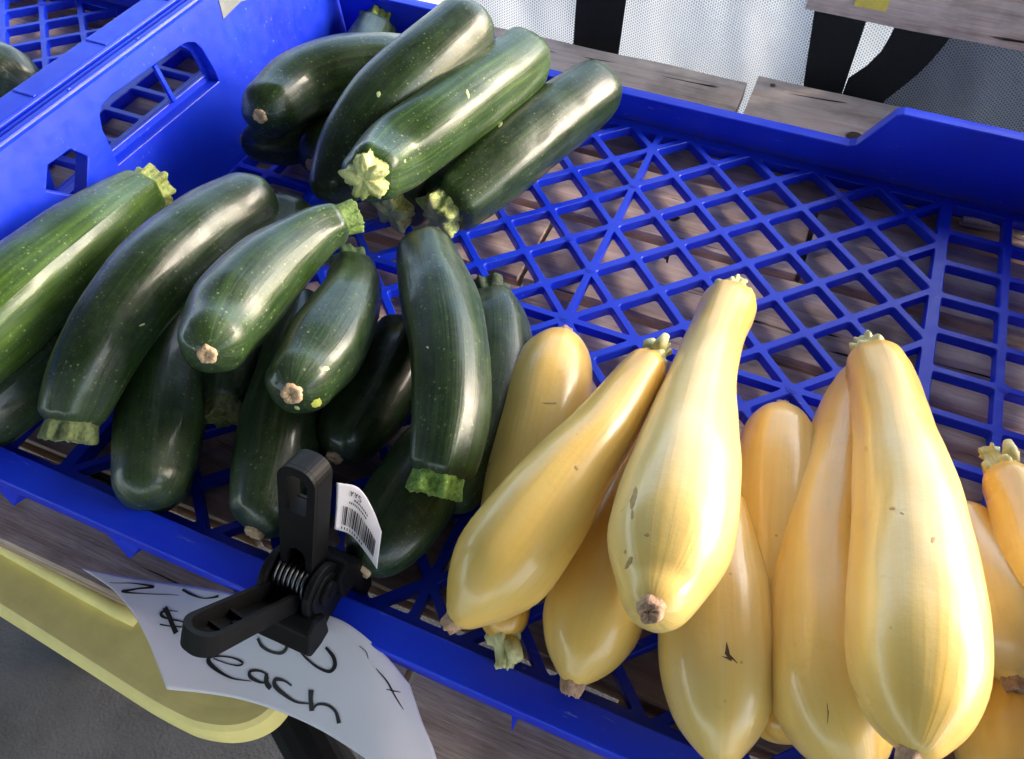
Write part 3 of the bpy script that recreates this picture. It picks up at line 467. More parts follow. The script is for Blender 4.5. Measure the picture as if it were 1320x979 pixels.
for (x, y, sz, an, lb_) in ((.72, 2.75, .13, .6, 'dark curled dry leaf scrap on the planks below the upper middle of the lattice'), (.86, 1.9, .10, 2.2, 'small dark broken leaf scrap on the planks below the empty lattice centre')):
    lf = Geo(); v = []; n = 9
    for k in range(n):
        a = k / (n - 1); wd_ = sz * .42 * math.sin(math.pi * min(.97, max(.03, a)))
        for q in (-1, -.5, 0, .5, 1):
            px_, py_ = (a - .5) * sz * 2, q * wd_ * (1 + .2 * noise.noise(Vector((a * 6, q, x)))); v.append((x + px_ * math.cos(an) - py_ * math.sin(an), y + px_ * math.sin(an) + py_ * math.cos(an), DZ + .04 + .10 * abs(q) * math.sin(math.pi * a) + .03 * math.sin(a * 7)))
    lf.add(v, [(5 * k + q, 5 * k + q + 1, 5 * k + q + 6, 5 * k + q + 5) for k in range(n - 1) for q in range(4)])
    o = lf.done('leaf_scrap', mat_rough('dry_leaf', (.030, .022, .018), (.10, .07, .05), 200), smooth=True); o['label'] = lb_; o['category'] = 'leaf scrap'
    sm_ = o.modifiers.new('thick', 'SOLIDIFY'); sm_.thickness = .0005

# ------------------------------------------------------------ trays
def inset(poly, ds):
    """inset a convex polygon, edge i (from vertex i) by ds[i]"""
    n = len(poly); L = []
    for i in range(n):
        a = Vector(poly[i]); b = Vector(poly[(i + 1) % n]); d = (b - a).normalized(); nn = Vector((-d.y, d.x)); L.append((a + nn * ds[i], d))
    out = []
    for i in range(n):
        (p, d), (q, e) = L[i - 1], L[i]; cr = d.x * e.y - d.y * e.x
        if abs(cr) < 1e-6: out.append(q); continue
        t = ((q.x - p.x) * e.y - (q.y - p.y) * e.x) / cr; out.append(p + d * t)
    return out
def clip(poly, nx, ny, c):
    out = []
    for i in range(len(poly)):
        a, b = poly[i], poly[(i + 1) % len(poly)]; da = nx * a[0] + ny * a[1] - c; db = nx * b[0] + ny * b[1] - c
        if da <= 1e-9: out.append(a)
        if (da < -1e-9 and db > 1e-9) or (da > 1e-9 and db < -1e-9): t = da / (da - db); out.append((a[0] + (b[0] - a[0]) * t, a[1] + (b[1] - a[1]) * t))
    return out
def area(q): return .5 * sum(q[i][0] * q[(i + 1) % len(q)][1] - q[(i + 1) % len(q)][0] * q[i][1] for i in range(len(q)))
XE, YE, XB = 4.5, 4.5, 5.38
def rounded(q, r):
    out = []
    for i in range(len(q)):
        a, b, c = q[i - 1], q[i], q[(i + 1) % len(q)]; la = (a - b).length; lc = (c - b).length; k = min(r, la * .3, lc * .3)
        p0 = b + (a - b).normalized() * k; p2 = b + (c - b).normalized() * k
        out += [p0, p0 * .25 + b * .5 + p2 * .25, p2]
    return out
def build_tray(name, label, loc, hw=.043, deep_hand=False):
    t = thing(name, label, 'tray', loc, 'blue produce trays side by side'); ox, oy = loc[0], loc[1]
    D = .14
    cells = []
    for i in range(-10, 11):
        for j in range(-10, 11):
            # diamond between lines X+Y = i, i+1 and X-Y = j, j+1
            P = [((i + j) / 2, (i - j) / 2), ((i + j + 1) / 2, (i - j - 1) / 2), ((i + j + 2) / 2, (i - j) / 2), ((i + j + 1) / 2, (i - j + 1) / 2)]
            for sx in (-1, 1):
                for sy in (-1, 1):
                    q = clip(clip(clip(clip(P, -sx, 0, 0), 0, -sy, 0), 1, 0, XE), -1, 0, XE)
                    if len(q) > 2: q = clip(clip(q, 0, 1, YE), 0, -1, YE)
                    if len(q) > 2 and area(q) > .01: cells.append((q, None))
    # quadrant clipping only matters next to the two spines: merge identical pieces
    seen = {}; 
    for q, _ in cells:
        key = (round(sum(a for a, b in q) / len(q), 3), round(sum(b for a, b in q) / len(q), 3), len(q)); seen[key] = q
    cells = list(seen.values())
    ys = [-YE] + [(-6.5 + k) * .69 for k in range(14)] + [YE]
    ys = sorted(set(round(y, 4) for y in ys if abs(y) <= YE))
    for sx in (-1, 1):
        for (xa, xb) in ((XE, XB), (XB, 5.97)):
            for a, b in zip(ys[:-1], ys[1:]):
                if b - a > .05: cells.append([(x, y) for x, y in ((sx * xa, a), (sx * xb, a), (sx * xb, b), (sx * xa, b))])
    g = Geo()
    for q in cells:
        if area(q) < 0: q = q[::-1]
        # drop duplicate vertices
        q = [p for k, p in enumerate(q) if (Vector(p) - Vector(q[k - 1])).length > 1e-4]
        ds = []
        for k in range(len(q)):
            a, b = q[k], q[(k + 1) % len(q)]
            edge = (abs(abs(a[0]) - XE) < 1e-3 and abs(abs(b[0]) - XE) < 1e-3); bord = (abs(abs(a[1]) - YE) < 1e-3 and abs(abs(b[1]) - YE) < 1e-3)
            ds.append(.075 if edge else (.09 if bord else hw))
        h = inset(q, ds)
        ok = all((h[(k + 1) % len(h)] - h[k]).dot(Vector(q[(k + 1) % len(q)]) - Vector(q[k])) > 0 for k in range(len(h)))
        if not ok or area([tuple(p) for p in h]) < .012:
            g.add([(ox + a, oy + b, 0) for a, b in q], [tuple(range(len(q)))]); continue
        h1 = rounded(h, .05); c = sum(h1, Vector((0, 0))) / len(h1)
        def ring(s, z): return [(ox + (c.x + (p.x - c.x) * s), oy + (c.y + (p.y - c.y) * s), z) for p in h1]
        n = len(q); mm = len(h1); v = [(ox + a, oy + b, 0) for a, b in q] + ring(1.0, 0) + ring(.965, -.014) + ring(.945, -D) + [(ox + a, oy + b, -D) for a, b in q]
        f = []
        for k in range(n):
            k2 = (k + 1) % n
            # vertex k of q pairs with rounded triple 3k..3k+2
            f.append((k, n + 3 * k + 1, n + 3 * k)) if False else None
            f.append((k, n + 3 * k + 2, n + 3 * k + 1)); f.append((k, n + 3 * k + 1, n + 3 * k))
            f.append((k, k2, n + 3 * k2, n + 3 * k + 2))
            B = n + 3 * mm; r3 = n + 2 * mm
            f.append((B + k, r3 + 3 * k + 1, r3 + 3 * k + 2)); f.append((B + k, r3 + 3 * k, r3 + 3 * k + 1))
            f.append((B + k2, B + k, r3 + 3 * k + 2, r3 + 3 * k2))
        for lv in range(2):
            for k in range(mm):
                k2 = (k + 1) % mm; b0 = n + lv * mm; b1 = b0 + mm; f.append((b0 + k, b0 + k2, b1 + k2, b1 + k))
        g.add(v, f)
    for s in (-1, 1): g.box((ox - 5.97, oy + min(s * YE, s * 4.63), -.12), (ox + 5.97, oy + max(s * YE, s * 4.63), 0))
    # injection marks on some crossings
    for (x, y) in ((3, 0), (4, 3), (5.42, 1.035), (0, 3), (0, 1), (-3, 0), (0, -3), (2, -2), (-2, 2), (0, 0), (-.5, 1.5), (3, 4), (1, 4.05)):
        g.tube([(ox + x, oy + y, -.05), (ox + x, oy + y, .006)], .075, 16)
        g.tube([(ox + x, oy + y, 0.0), (ox + x, oy + y, .011)], .045, 12)
    g.done('lattice_floor', M['blue'], t)
    # frame under the lattice edge down to the table
    g = Geo(); F = -.262
    g.box((ox - 5.97, oy - 4.60, F), (ox + 5.97, oy - 4.54, -.125)); g.box((ox - 5.97, oy + 4.54, F), (ox + 5.97, oy + 4.60, -.125))
    for x in (-5.97, 5.91, -XE - .03, XE - .03): g.box((ox + x, oy - YE + .063, F), (ox + x + .06, oy + YE - .063, -.145))
    g.done('base_frame', M['blue'], t)
    # ---- end walls (high, double skinned, with hand hole and pocket)
    HH = 2.2; sl = .45 / HH
    def rr(x0, x1, y0, y1, r, n=4):
        o_ = []
        for cx, cy, a0 in ((x1 - r, y0 + r, -90), (x1 - r, y1 - r, 0), (x0 + r, y1 - r, 90), (x0 + r, y0 + r, 180)):
            for k in range(n + 1): a = R(a0 + 90 * k / n); o_.append((cx + r * math.cos(a), cy + r * math.sin(a)))
        return o_
    hand = [(-.78, 1.18), (1.44, 1.15), (1.46, 1.30), (1.42, 1.66), (1.36, 1.78), (1.24, 1.84), (1.08, 1.86), (-.30, 1.90), (-.50, 1.88), (-.62, 1.80), (-.70, 1.64)]
    pent = [(-1.46, 1.12), (-1.10, 1.50), (-1.24, 1.70), (-1.62, 1.72), (-1.84, 1.50)]
    for s in (-1, 1):
        def Pin(a, b, d, s=s): return (ox + s * (5.95 + b * sl + d), oy + a, b)
        hd = hand if not (deep_hand and s == 1) else [(-.9, .50), (2.9, .50), (2.9, 1.70), (2.7, 1.86), (-.6, 1.90), (-.8, 1.7)]
        out = [(-4.75, -.0), (4.66, -.0), (4.88, 1.0), (4.9, HH), (-4.9, HH), (-4.88, 1.0)]
        g = Geo(); g.plate(out, [hd, pent], Pin, .05)
        hand2 = hd if hd is not hand else [(-.70, 1.26), (1.38, 1.24), (1.36, 1.62), (1.2, 1.78), (-.42, 1.82), (-.62, 1.66)]
        g.plate([(a, max(b, -.0)) for a, b in out], [hand2, pent], lambda a, b, d, s=s: (ox + s * (5.95 + b * sl + .17 + d), oy + a, b), .04)
        g.done('end_wall', M['blue'], t, bevel=.012)
        g = Geo()   # sleeves of the openings
        for q, q2 in ((hd, None), (pent, None)):
            n = len(q); cx = sum(a for a, b in q) / n; cy = sum(b for a, b in q) / n
            e = 1.0; v = []
            for dd in (.02, .185):
                for k_ in (1.006, 1.05): v += [Pin(cx + (a - cx) * k_, cy + (b - cy) * k_, dd) for a, b in q]
            f = []
            for k in range(n):
                k2 = (k + 1) % n; f += [(k, k2, 2 * n + k2, 2 * n + k), (n + k, 3 * n + k, 3 * n + k2, n + k2)]
            g.add(v, f)
        if hd is hand: g.box((-.03, -.03, 0), (.03, .03, 0.001), lambda q, s=s: Vector(Pin(.62 + q.x, 1.53 + q.y * 9, .10 + q.z * 60)))
        g.done('handle_sleeve', M['blue'], t)
        g = Geo()   # rolled rim on top
        x0 = 5.95 + HH * sl; rw = .11 if s < 0 else .42
        prof = [(-.012, -.05), (-.012, .0), (.01, .03), (rw - .03, .03), (rw, .0), (rw, -.16), (rw - .03, -.16), (rw - .03, -.05)]
        v = [(ox + s * (x0 + a), oy + y, HH + b) for y in (-4.95, 4.95) for a, b in prof]; n = len(prof)
        g.add(v, [(k, (k + 1) % n, n + (k + 1) % n, n + k) for k in range(n)] + [tuple(range(n)), tuple(range(n, 2 * n))])
        for yy in (-3.4, -2.1, -.8, .5, 1.8, 3.1): g.box((ox + s * (x0 + .03), oy + yy, HH + .028), (ox + s * (x0 + rw - .04), oy + yy + .05, HH + .045))
        g.done('rim', M['blue'], t, bevel=.012)
    # ---- back wall: low in the middle, stepping up to the ends
    YB = 4.62
    prof = [(-6.28, 2.2), (-6.0, 2.1), (-5.75, 1.5), (-5.55, 1.16), (-5.4, 1.08), (-3.42, 1.08), (-3.34, 1.05), (-2.98, .47), (-2.86, .42), (2.86, .42), (2.98, .47), (3.34, 1.05), (3.42, 1.08), (5.4, 1.08), (5.55, 1.16), (5.75, 1.5), (6.0, 2.1), (6.28, 2.2)]
    for s, nm in ((1, 'back_wall'), (-1, 'front_wall')):
        pr = prof if s == 1 else [(-6.28, 2.2), (-6.0, 2.1), (-5.75, 1.0), (-5.6, .5), (-5.5, .42), (5.5, .42), (5.6, .5), (5.75, 1.0), (6.0, 2.1), (6.28, 2.2)]
        out = [(-5.95, -.0), (5.95, -.0)] + pr[::-1]
        g = Geo(); g.plate(out, [], lambda a, b, d: (ox + a, oy + s * (YB - .02 + .10 * b + d), b), .045); g.done(nm, M['blue'], t, bevel=.01)
        # lip swept along the outline
        wd = .20 if s == 1 else .31
        pf = [(-.03, -.03), (-.03, .012), (-.015, .026), (wd * .45, .030), (wd - .02, .026), (wd, .008), (wd, -.13 if s == 1 else -.10), (wd - .03, -.14 if s == 1 else -.12), (wd - .035, -.18 if s == 1 else -.34), (wd - .06, -.18 if s == 1 else -.34), (wd - .06, -.03)]
        g = Geo(); v = []; f = []; n = len(pf)
        for i, (a, b) in enumerate(pr):
            pa = Vector(pr[max(i - 1, 0)]); pb = Vector(pr[min(i + 1, len(pr) - 1)]); d = (pb - pa).normalized(); nn = Vector((-d.y, d.x))
            for (u_, h_) in pf: v.append((ox + a + nn.x * h_, oy + s * (YB - .02 + .10 * b + u_), b + nn.y * h_))
        for i in range(len(pr) - 1):
            for k in range(n): f.append((i * n + k, i * n + (k + 1) % n, (i + 1) * n + (k + 1) % n, (i + 1) * n + k))
        f += [tuple(range(n)), tuple((len(pr) - 1) * n + k for k in range(n))]
        g.add(v, f); g.done('rim', M['blue'], t, bevel=.008)
        # gussets below the lip outside and the outer skirt
        g = Geo(); g.box((ox - 5.6, oy + s * (YB + .035), -.262), (ox + 5.6, oy + s * (YB + .085), .36)); g.done('skirt', M['blue'], t, bevel=.008)
        for x, h in ((-4.85, .30), (-3.2, .30), (-1.62, .24), (-.1, .035), (1.34, .035), (2.9, .035), (4.45, .30)):
            g = Geo(); y0 = YB + .086; y1 = YB + .268
            v = [(x - h, y0, .20), (x + h, y0, .20), (x - h, y1, .20), (x + h, y1, .20), (x - h * .3, y0, -.24), (x + h * .3, y0, -.24), (x, y1 + .10, -.22)]
            v = [(ox + a, oy + s * b, c) for a, b, c in v]
            g.add(v, [(0, 1, 3, 2), (0, 4, 5, 1), (2, 3, 6), (0, 2, 6, 4), (1, 5, 6, 3), (4, 6, 5)]); g.done('gusset', M['blue'], t)
    return t
tray1 = build_tray('produce_tray', 'large blue plastic tray with lattice floor, holding the zucchini and yellow squash', (0, 0, 0))
tray2 = build_tray('produce_tray', 'blue plastic tray at the top left corner, seen past the high left wall', (-13.50, -.28, 0), deep_hand=True)

# duct tape scrap on the left wall of the tray
tp = Geo(); sl = .45 / 2.2
tp.plate([(2.04, 1.80), (2.5, 1.84), (3.05, 1.72), (3.2, 2.16), (2.12, 2.16), (2.1, 2.0)], [], lambda a, b, d: (-(5.95 + b * sl) + .004 + d, a, b), .008)
o = tp.done('duct_tape', M['tape']); o['label'] = 'torn scrap of grey duct tape stuck high on the inside of the left tray wall'; o['category'] = 'tape'

# ------------------------------------------------------------ gourds
def cr(P, t):
    n = len(P); i = min(int(t), n - 2); s = t - i
    g = lambda k: P[k] if 0 <= k < n else (P[0] * 2 - P[1] if k < 0 else P[-1] * 2 - P[-2])
    a, b, c, d = g(i - 1), g(i), g(i + 1), g(i + 2)
    return .5 * ((2 * b) + (c - a) * s + (2 * a - 5 * b + 4 * c - d) * s * s + (3 * b - a - 3 * c + d) * s ** 3)
def gourd(kind, rows, opt, idx):
    z = kind == 'z'
    P = [Vector(r[:3]) for r in rows]; Q = [r[3] for r in rows]; Q[0] = Q[1] * (.93 if z else .9)
    dense = [cr(P, i * (len(P) - 1) / 240) for i in range(241)]; rad = [max(.05, cr([Vector((q, 0, 0)) for q in Q], i * (len(P) - 1) / 240).x) for i in range(241)]
    for _ in range(34):       # ease kinks
        dense = [dense[0]] + [(dense[i - 1] + dense[i] * 2 + dense[i + 1]) / 4 for i in range(1, 240)] + [dense[-1]]
        rad = [rad[0]] + [(rad[i - 1] + rad[i] * 2 + rad[i + 1]) / 4 for i in range(1, 240)] + [rad[-1]]
    S = [0]
    for i in range(240): S.append(S[-1] + (dense[i + 1] - dense[i]).length)
    L = S[-1]
    def at(s):
        s = min(max(s, 0), L)
        lo, hi = 0, 240
        while hi - lo > 1:
            md = (lo + hi) // 2
            if S[md] <= s: lo = md
            else: hi = md
        k = (s - S[lo]) / max(S[hi] - S[lo], 1e-9); return dense[lo].lerp(dense[hi], k), rad[lo] + (rad[hi] - rad[lo]) * k
    stem = opt.get('stem', 'frill' if not z else 'none')
    c0 = (.85 if z else 1.25) * Q[1]; c1 = (.7 if stem == 'none' else (.35 if z else .95)) * Q[-1]
    ss = [c0 * (1 - math.cos(math.pi / 2 * k / 14)) for k in range(14)]
    n = max(20, int((L - c0 - c1) / .09)); ss += [c0 + (L - c0 - c1) * k / n for k in range(n)]
    ss += [L - c1 + c1 * math.sin(math.pi / 2 * k / 9) for k in range(10)]
    NA = 44; seed = idx * 7.31
    base = min((r[2] - r[3] for r in rows)); mid = P[len(P) // 2]
    t = thing('zucchini' if z else 'yellow_squash', opt['label'], 'zucchini' if z else 'squash', (mid.x, mid.y, max(0, base)), 'zucchini heaped in the tray' if z else 'yellow squash heaped in the tray')
    v = []; uv = []; f = []; up = None; frames = []
    for s in ss:
        c, r = at(s); d = (at(s + .06)[0] - at(s - .06)[0]).normalized()
        if up is None: up = d.orthogonal().normalized()
        up = (up - d * up.dot(d)).normalized(); sd_ = d.cross(up)
        m0 = 1.0
        if s < c0:
            x = 1 - s / c0; m0 = max(0, 1 - x ** 2.25) ** (1 / 2.1)
            if not z: m0 = max(m0, .0)
        if s > L - c1:
            x = (s - (L - c1)) / c1
            m0 = max(0, 1 - x ** 2.4) ** (1 / 2.2) if stem == 'none' else (1 - .16 * x * x if z else 1 - .42 * x ** 2.4)
        tv = s / L; frames.append((c, d, up.copy(), sd_.copy(), r * m0))
        for k in range(NA + 1):
            a = 2 * math.pi * k / NA; dirv = up * math.cos(a) + sd_ * math.sin(a)
            rib = 0
            if z:
                rib = .035 * math.cos(5 * a + seed) * max(0, (tv - .62) / .38) ** 1.3 + .019 * math.cos(5 * a + seed) + .007 * math.cos(10 * a + seed * 2) + .016 * math.cos(10 * a + seed) * max(0, (tv - .8) / .2)
                rib += .02 * math.cos(8 * a + seed) * max(0, 1 - tv / .10) ** 1.2
            else:
                rib = .030 * math.cos(5 * a + seed) * max(0, (tv - .7) / .3) + .012 * math.cos(9 * a + seed) * max(0, 1 - tv / .10) + .020 * math.cos(10 * a + seed) * max(0, (tv - .86) / .14)
            wob = noise.noise(Vector((math.cos(a) * .9 + seed, math.sin(a) * .9, s * .9))) * .055 + noise.noise(Vector((math.cos(a) * 2.2 + seed, math.sin(a) * 2.2, s * 2.6))) * .018
            wob *= min(1, s / .3)
            v.append(c + dirv * (r * m0 * (1 + rib + wob))); uv.append((k / NA, tv))
    W = NA + 1
    for i in range(len(ss) - 1):
        for k in range(NA): f.append((i * W + k, i * W + k + 1, (i + 1) * W + k + 1, (i + 1) * W + k))
    f.append(tuple((len(ss) - 1) * W + k for k in range(NA)))
    body = mesh('skin', v, f, M['zuc' if z else 'sq'], t, True, uv)
    body['tone'] = float(opt.get('col', opt.get('tone', .4)))
    # blossom scar
    c, d, u_, s_, r = frames[0]
    rnd = random.Random(idx)
    if opt.get('bscar', True):
        R0 = (.095 if z else .085) * rnd.uniform(.9, 1.15); g = Geo(); vv = []; ff = []; n = 30
        prof = [(1.12, .10), (1.05, -.0), (.9, -.035), (.55, -.03), (.2, -.012), (.0, -.02)] if z else [(1.35, .12), (1.1, .0), (1.0, -.05), (.8, -.08), (.35, -.06), (0, -.07)]
        # seat the scar on the surface: nearest ring depth
        for (a_, h_) in prof:
            for k in range(n):
                a = 2 * math.pi * k / n; lob = 1 + .07 * math.cos(5 * a + seed) + (.07 if z else .05) * rnd.uniform(-1, 1)
                hh = h_ + (rnd.uniform(-.012, .012) if z else rnd.uniform(-.014, .014))
                vv.append(c + (u_ * math.cos(a) + s_ * math.sin(a)) * R0 * a_ * lob + d * (hh + (.0)))
        for i in range(len(prof) - 1):
            for k in range(n): ff.append((i * n + k, i * n + (k + 1) % n, (i + 1) * n + (k + 1) % n, (i + 1) * n + k))
        ff.append(tuple((len(prof) - 1) * n + k for k in range(n)))
        mesh('blossom_scar', vv, ff, M['scar_tan' if z else 'scar_brown'], t, True)
    if stem == 'none': return t
    c, d, u_, s_, r = frames[-1]
    n = 84; vv = []; ff = []
    if stem in ('ring', 'green'):
        r0 = r * (1.0 if stem == 'ring' else .97); ln = .20 if stem == 'ring' else .20; k5 = 7 if stem == 'ring' else 5
        prof = [(1.0, -.05, .01), (1.0, .0, .035), (.98, .04, .10), (.97, ln * .5, .14), (1.0, ln * .8, .15), (1.0, ln * .95, .15), (.95, ln, .14), (.84, ln + .005, .09), (.6, ln - .01, .05), (.3, ln - .02, .03), (.0, ln - .02, 0)]
    elif stem == 'star':
        r0 = r * .86; ln = .22; k5 = 5
        prof = [(1.14, -.12, .02), (1.06, -.03, .10), (.92, ln * .3, .18), (.86, ln * .6, .25), (.88, ln * .75, .28), (.86, ln * .9, .29), (.76, ln + .0, .28), (.62, ln + .015, .22), (.46, ln + .015, .13), (.30, ln + .01, .06), (.15, ln + .005, .02), (.0, ln + .005, 0)]
    else:   # frilled squash stem
        r0 = r * 1.10; ln = .24; k5 = 5
        prof = [(1.04, -.07, .05), (1.12, -.01, .16), (.98, .05, .14), (.62, .09, .14), (.50, ln * .8, .16), (.60, ln, .2), (.5, ln + .03, .2), (.0, ln + .01, 0)]
    knob = {'ring': .07, 'green': .06, 'star': .20, 'frill': .09}[stem]
    for (a_, h_, lb) in prof:
        for k in range(n):
            a = 2 * math.pi * k / n
            lob = 1 + lb * math.cos(k5 * a + seed + .35 * math.sin(a + seed)) * (1 + .4 * math.sin(2 * a + seed)) + lb * .4 * math.cos(2 * k5 * a + seed * 1.7)
            q = Vector((math.cos(a) * 3 * a_ + seed, math.sin(a) * 3 * a_, h_ * 9)); nz = noise.noise(q * 1.1) * knob + noise.noise(q * 2.6) * knob * .7
            vv.append(c + (u_ * math.cos(a) + s_ * math.sin(a)) * r0 * a_ * (lob + nz * (min(1, a_) if stem == 'star' else 1)) + d * (h_ + (nz * (.15 if stem == 'star' else .35) if h_ > 0 else 0)))
    np_ = len(prof)
    for i in range(np_ - 1):
        for k in range(n): ff.append((i * n + k, i * n + (k + 1) % n, (i + 1) * n + (k + 1) % n, (i + 1) * n + k))
    ff.append(tuple((np_ - 1) * n + k for k in range(n)))
    if stem == 'frill': mats = [M['frill']]
    else: mats = [stem_mat(opt['sc']), M['cut'] if stem != 'green' else stem_mat(opt['sc'])]
    so = mesh('stem', vv, ff, mats, t, True)
    if len(mats) > 1:
        for p_ in so.data.polygons:
            if p_.index >= (np_ - (4 if stem == 'ring' else 7)) * n: p_.material_index = 1
    if stem == 'frill':      # loose dried tags of the stem
        g = Geo()
        for q in range(4 if opt.get('scar') else 2):
            a = rnd.uniform(0, 6.28); e = (u_ * math.cos(a) + s_ * math.sin(a)); b0 = c + e * r0 * .75 + d * .04
            g.tube([b0, b0 + e * .06 + d * .10, b0 + e * rnd.uniform(.02, .12) + d * rnd.uniform(.10, .20)], [.075, .065, .04], 9)
        g.done('stem_tag', M['frill'], t, smooth=True)
    return t
for i, (k, rows, opt) in enumerate(GOURDS):
    t = gourd(k, rows, opt, i)
    rows_ = rows
def on_skin(root, hit_from, toward):
    """point and normal where a line meets the skin of a fruit (cells)"""
    b = [c for c in root.children if c.name.startswith('skin')][0]
    org = ORIG[root.name]; a = (Vector(hit_from) - org) * U; d = (Vector(toward) - Vector(hit_from)).normalized()
    ok, p_, n_, _ = b.ray_cast(a, d)
    return (p_ / U + org, n_) if ok else (None, None)

MM = dict(scuff=mat_rough('brown_scuff', (.36, .19, .06), (.56, .36, .14), 260, .6, .4, .0006), dark=mat_rough('dark_scratch', (.05, .02, .012), (.12, .06, .03), 300, .6),
          yellow=mat_rough('yellow_patch_skin', (.35, .42, .05), (.60, .62, .16), 300, .45, .3, .0005), pale=mat_rough('pale_nick', (.40, .48, .18), (.60, .64, .34), 300, .5))
roots = {}
for o in sc.collection.objects:
    if o.get('category') in ('zucchini', 'squash'): roots[o['label']] = o
for lab, kind, name, poly in MARKS:
    rt = roots[lab]; c = sum((Vector(q) for q in poly), Vector()) / len(poly); n = len(poly); v = []; ok = True
    sk_ = [ch for ch in rt.children if ch.name.startswith('skin')][0]; org = ORIG[rt.name]
    for k_ in (0, .5, 1.0):
        for q in (poly if k_ else [c]):
            e = c + (Vector(q) - c) * k_; a = (Vector(CAM['loc']) - org) * U
            h, p_, n_, _ = sk_.ray_cast(a, ((e - org) * U - a).normalized())
            if not h: ok = False; break
            v.append(p_ / U + org + n_ * (.003 if k_ < 1 else -.001))
        if not ok: break
    if ok:
        f = [(0, 1 + k, 1 + (k + 1) % n) for k in range(n)] + [(1 + k, 1 + n + k, 1 + n + (k + 1) % n, 1 + (k + 1) % n) for k in range(n)]
        mesh(name, v, f, MM[kind], rt, True)

# ------------------------------------------------------------ price card
def gridpt(G, a, b):
    return cr([cr([Vector(q) for q in r], a * (len(r) - 1)) for r in G], b * (len(G) - 1))
def sheet(name, G, mat, na, nb, th, parent):
    T = [[gridpt(G, i / (na - 1), j / (nb - 1)) for i in range(na)] for j in range(nb)]
    N = []
    for j in range(nb):
        for i in range(na):
            dx = T[j][min(i + 1, na - 1)] - T[j][max(i - 1, 0)]; dy = T[min(j + 1, nb - 1)][i] - T[max(j - 1, 0)][i]
            nn = dx.cross(dy).normalized(); N.append(nn if nn.z > 0 else -nn)
    v = [T[j][i] for j in range(nb) for i in range(na)]; n = len(v); v = v + [v[k] - N[k] * th for k in range(n)]
    f = []
    for j in range(nb - 1):
        for i in range(na - 1):
            a = j * na + i; f += [(a, a + 1, a + na + 1, a + na), (n + a, n + a + na, n + a + na + 1, n + a + 1)]
    bd = [i for i in range(na)] + [j * na + na - 1 for j in range(1, nb)] + [(nb - 1) * na + i for i in range(na - 2, -1, -1)] + [j * na for j in range(nb - 2, 0, -1)]
    for k in range(len(bd)): a, b = bd[k], bd[(k + 1) % len(bd)]; f.append((a, a + n, b + n, b))
    return Geo().add(v, f).done(name, mat, parent, smooth=True)
card = thing('price_card', 'curled white price card reading $ 00 each in black, clamped to the front rim', 'price sign', (-.9, -5.4, 0))
sheet('paper', PAPER, M['paper'], 61, 31, .006, card)
g = Geo()
for st in STROKES:
    P = [Vector((a, b, w * 100)) for a, b, w in st]; nn = (len(P) - 1) * 8; S = [cr(P, i * (len(P) - 1) / nn) for i in range(nn + 1)]
    W3 = []
    for q in S:
        p0 = gridpt(PAPER, q.x, q.y); e = .004; nx_ = (gridpt(PAPER, q.x + e, q.y) - p0).cross(gridpt(PAPER, q.x, q.y + e) - p0).normalized()
        if nx_.z < 0: nx_ = -nx_
        W3.append((p0 + nx_ * .006, nx_, max(.003, q.z / 100 / 2 * 1.25)))
    v = []
    for i, (p0, nn_, w_) in enumerate(W3):
        d = (W3[min(i + 1, nn)][0] - W3[max(i - 1, 0)][0]).normalized(); s_ = d.cross(nn_).normalized() * w_; v += [p0 - s_, p0 + s_]
    g.add(v, [(2 * i, 2 * i + 1, 2 * i + 3, 2 * i + 2) for i in range(nn)])
o = g.done('lettering', M['ink'], card, fix=False)

# ------------------------------------------------------------ spring clamp
cl = thing('spring_clamp', 'black plastic spring clamp gripping the front tray rim and holding the price card', 'clamp', (-.82, -4.72, .4))
PV = Vector((-.86, -4.80, .96))
def handle(name, dir_, n_hint, ln, ww, slot, deep):
    L_ = Vector(dir_).normalized(); A = Vector((1, 0, 0)); A = (A - L_ * A.dot(L_)).normalized(); N_ = L_.cross(A)
    if N_.dot(Vector(n_hint)) < 0: N_ = -N_
    def P(a, l, d): return PV + A * a + L_ * l + N_ * d
    def outl(hw, l0, l1, r, n=7):
        q = [(-hw * .86, l0), (hw * .86, l0)]
        for k in range(n + 1): a = math.pi / 2 * k / n; q.append((hw - r + r * math.cos(math.pi / 2 - a if False else a), l1 - r + r * math.sin(a)))
        for k in range(n + 1): a = math.pi / 2 + math.pi / 2 * k / n; q.append((-hw + r + r * math.cos(a), l1 - r + r * math.sin(a)))
        return q
    g = Geo(); O = outl(ww, .12, ln, ww * .85); I = outl(ww - .045, .17, ln - .05, ww * .78)
    if slot:    # front plate with a slot at the tip, and side walls
        S1 = outl(ww - .075, ln - .50, ln - .085, ww * .6)
        N1 = [(-.10, .16), (.10, .16), (.10, .34), (.07, .42), (0, .46), (-.07, .42), (-.10, .34)]
        g.plate(O, [S1, N1], lambda a, l, d: P(a, l, d), .04)
        g.plate(O, [I], lambda a, l, d: P(a, l, d - .22), .217)
        g.box((-ww + .05, ln - .56, -.16), (ww - .05, ln - .52, -.002), lambda q: P(*q))
        g.box((-ww + .05, .2, -.21), (ww - .05, ln - .53, -.18), lambda q: P(*q))
    else:       # open trough with ribs across
        g.plate(O, [I], lambda a, l, d: P(a, l, d - deep), deep)
        g.plate(I, [], lambda a, l, d: P(a * .999, l, d - deep + .006), .03)
        for k in range(3): l = .62 + .20 * k; g.box((-ww + .045, l, -deep + .02), (ww - .045 - .12 * (k % 2), l + .03, -.10 - .03 * k), lambda q: P(*q))
        g.box((-.03, .3, -deep + .02), (.03, ln - .45, -.14), lambda q: P(*q))
    return g.done(name, M['black'], cl, bevel=.012)
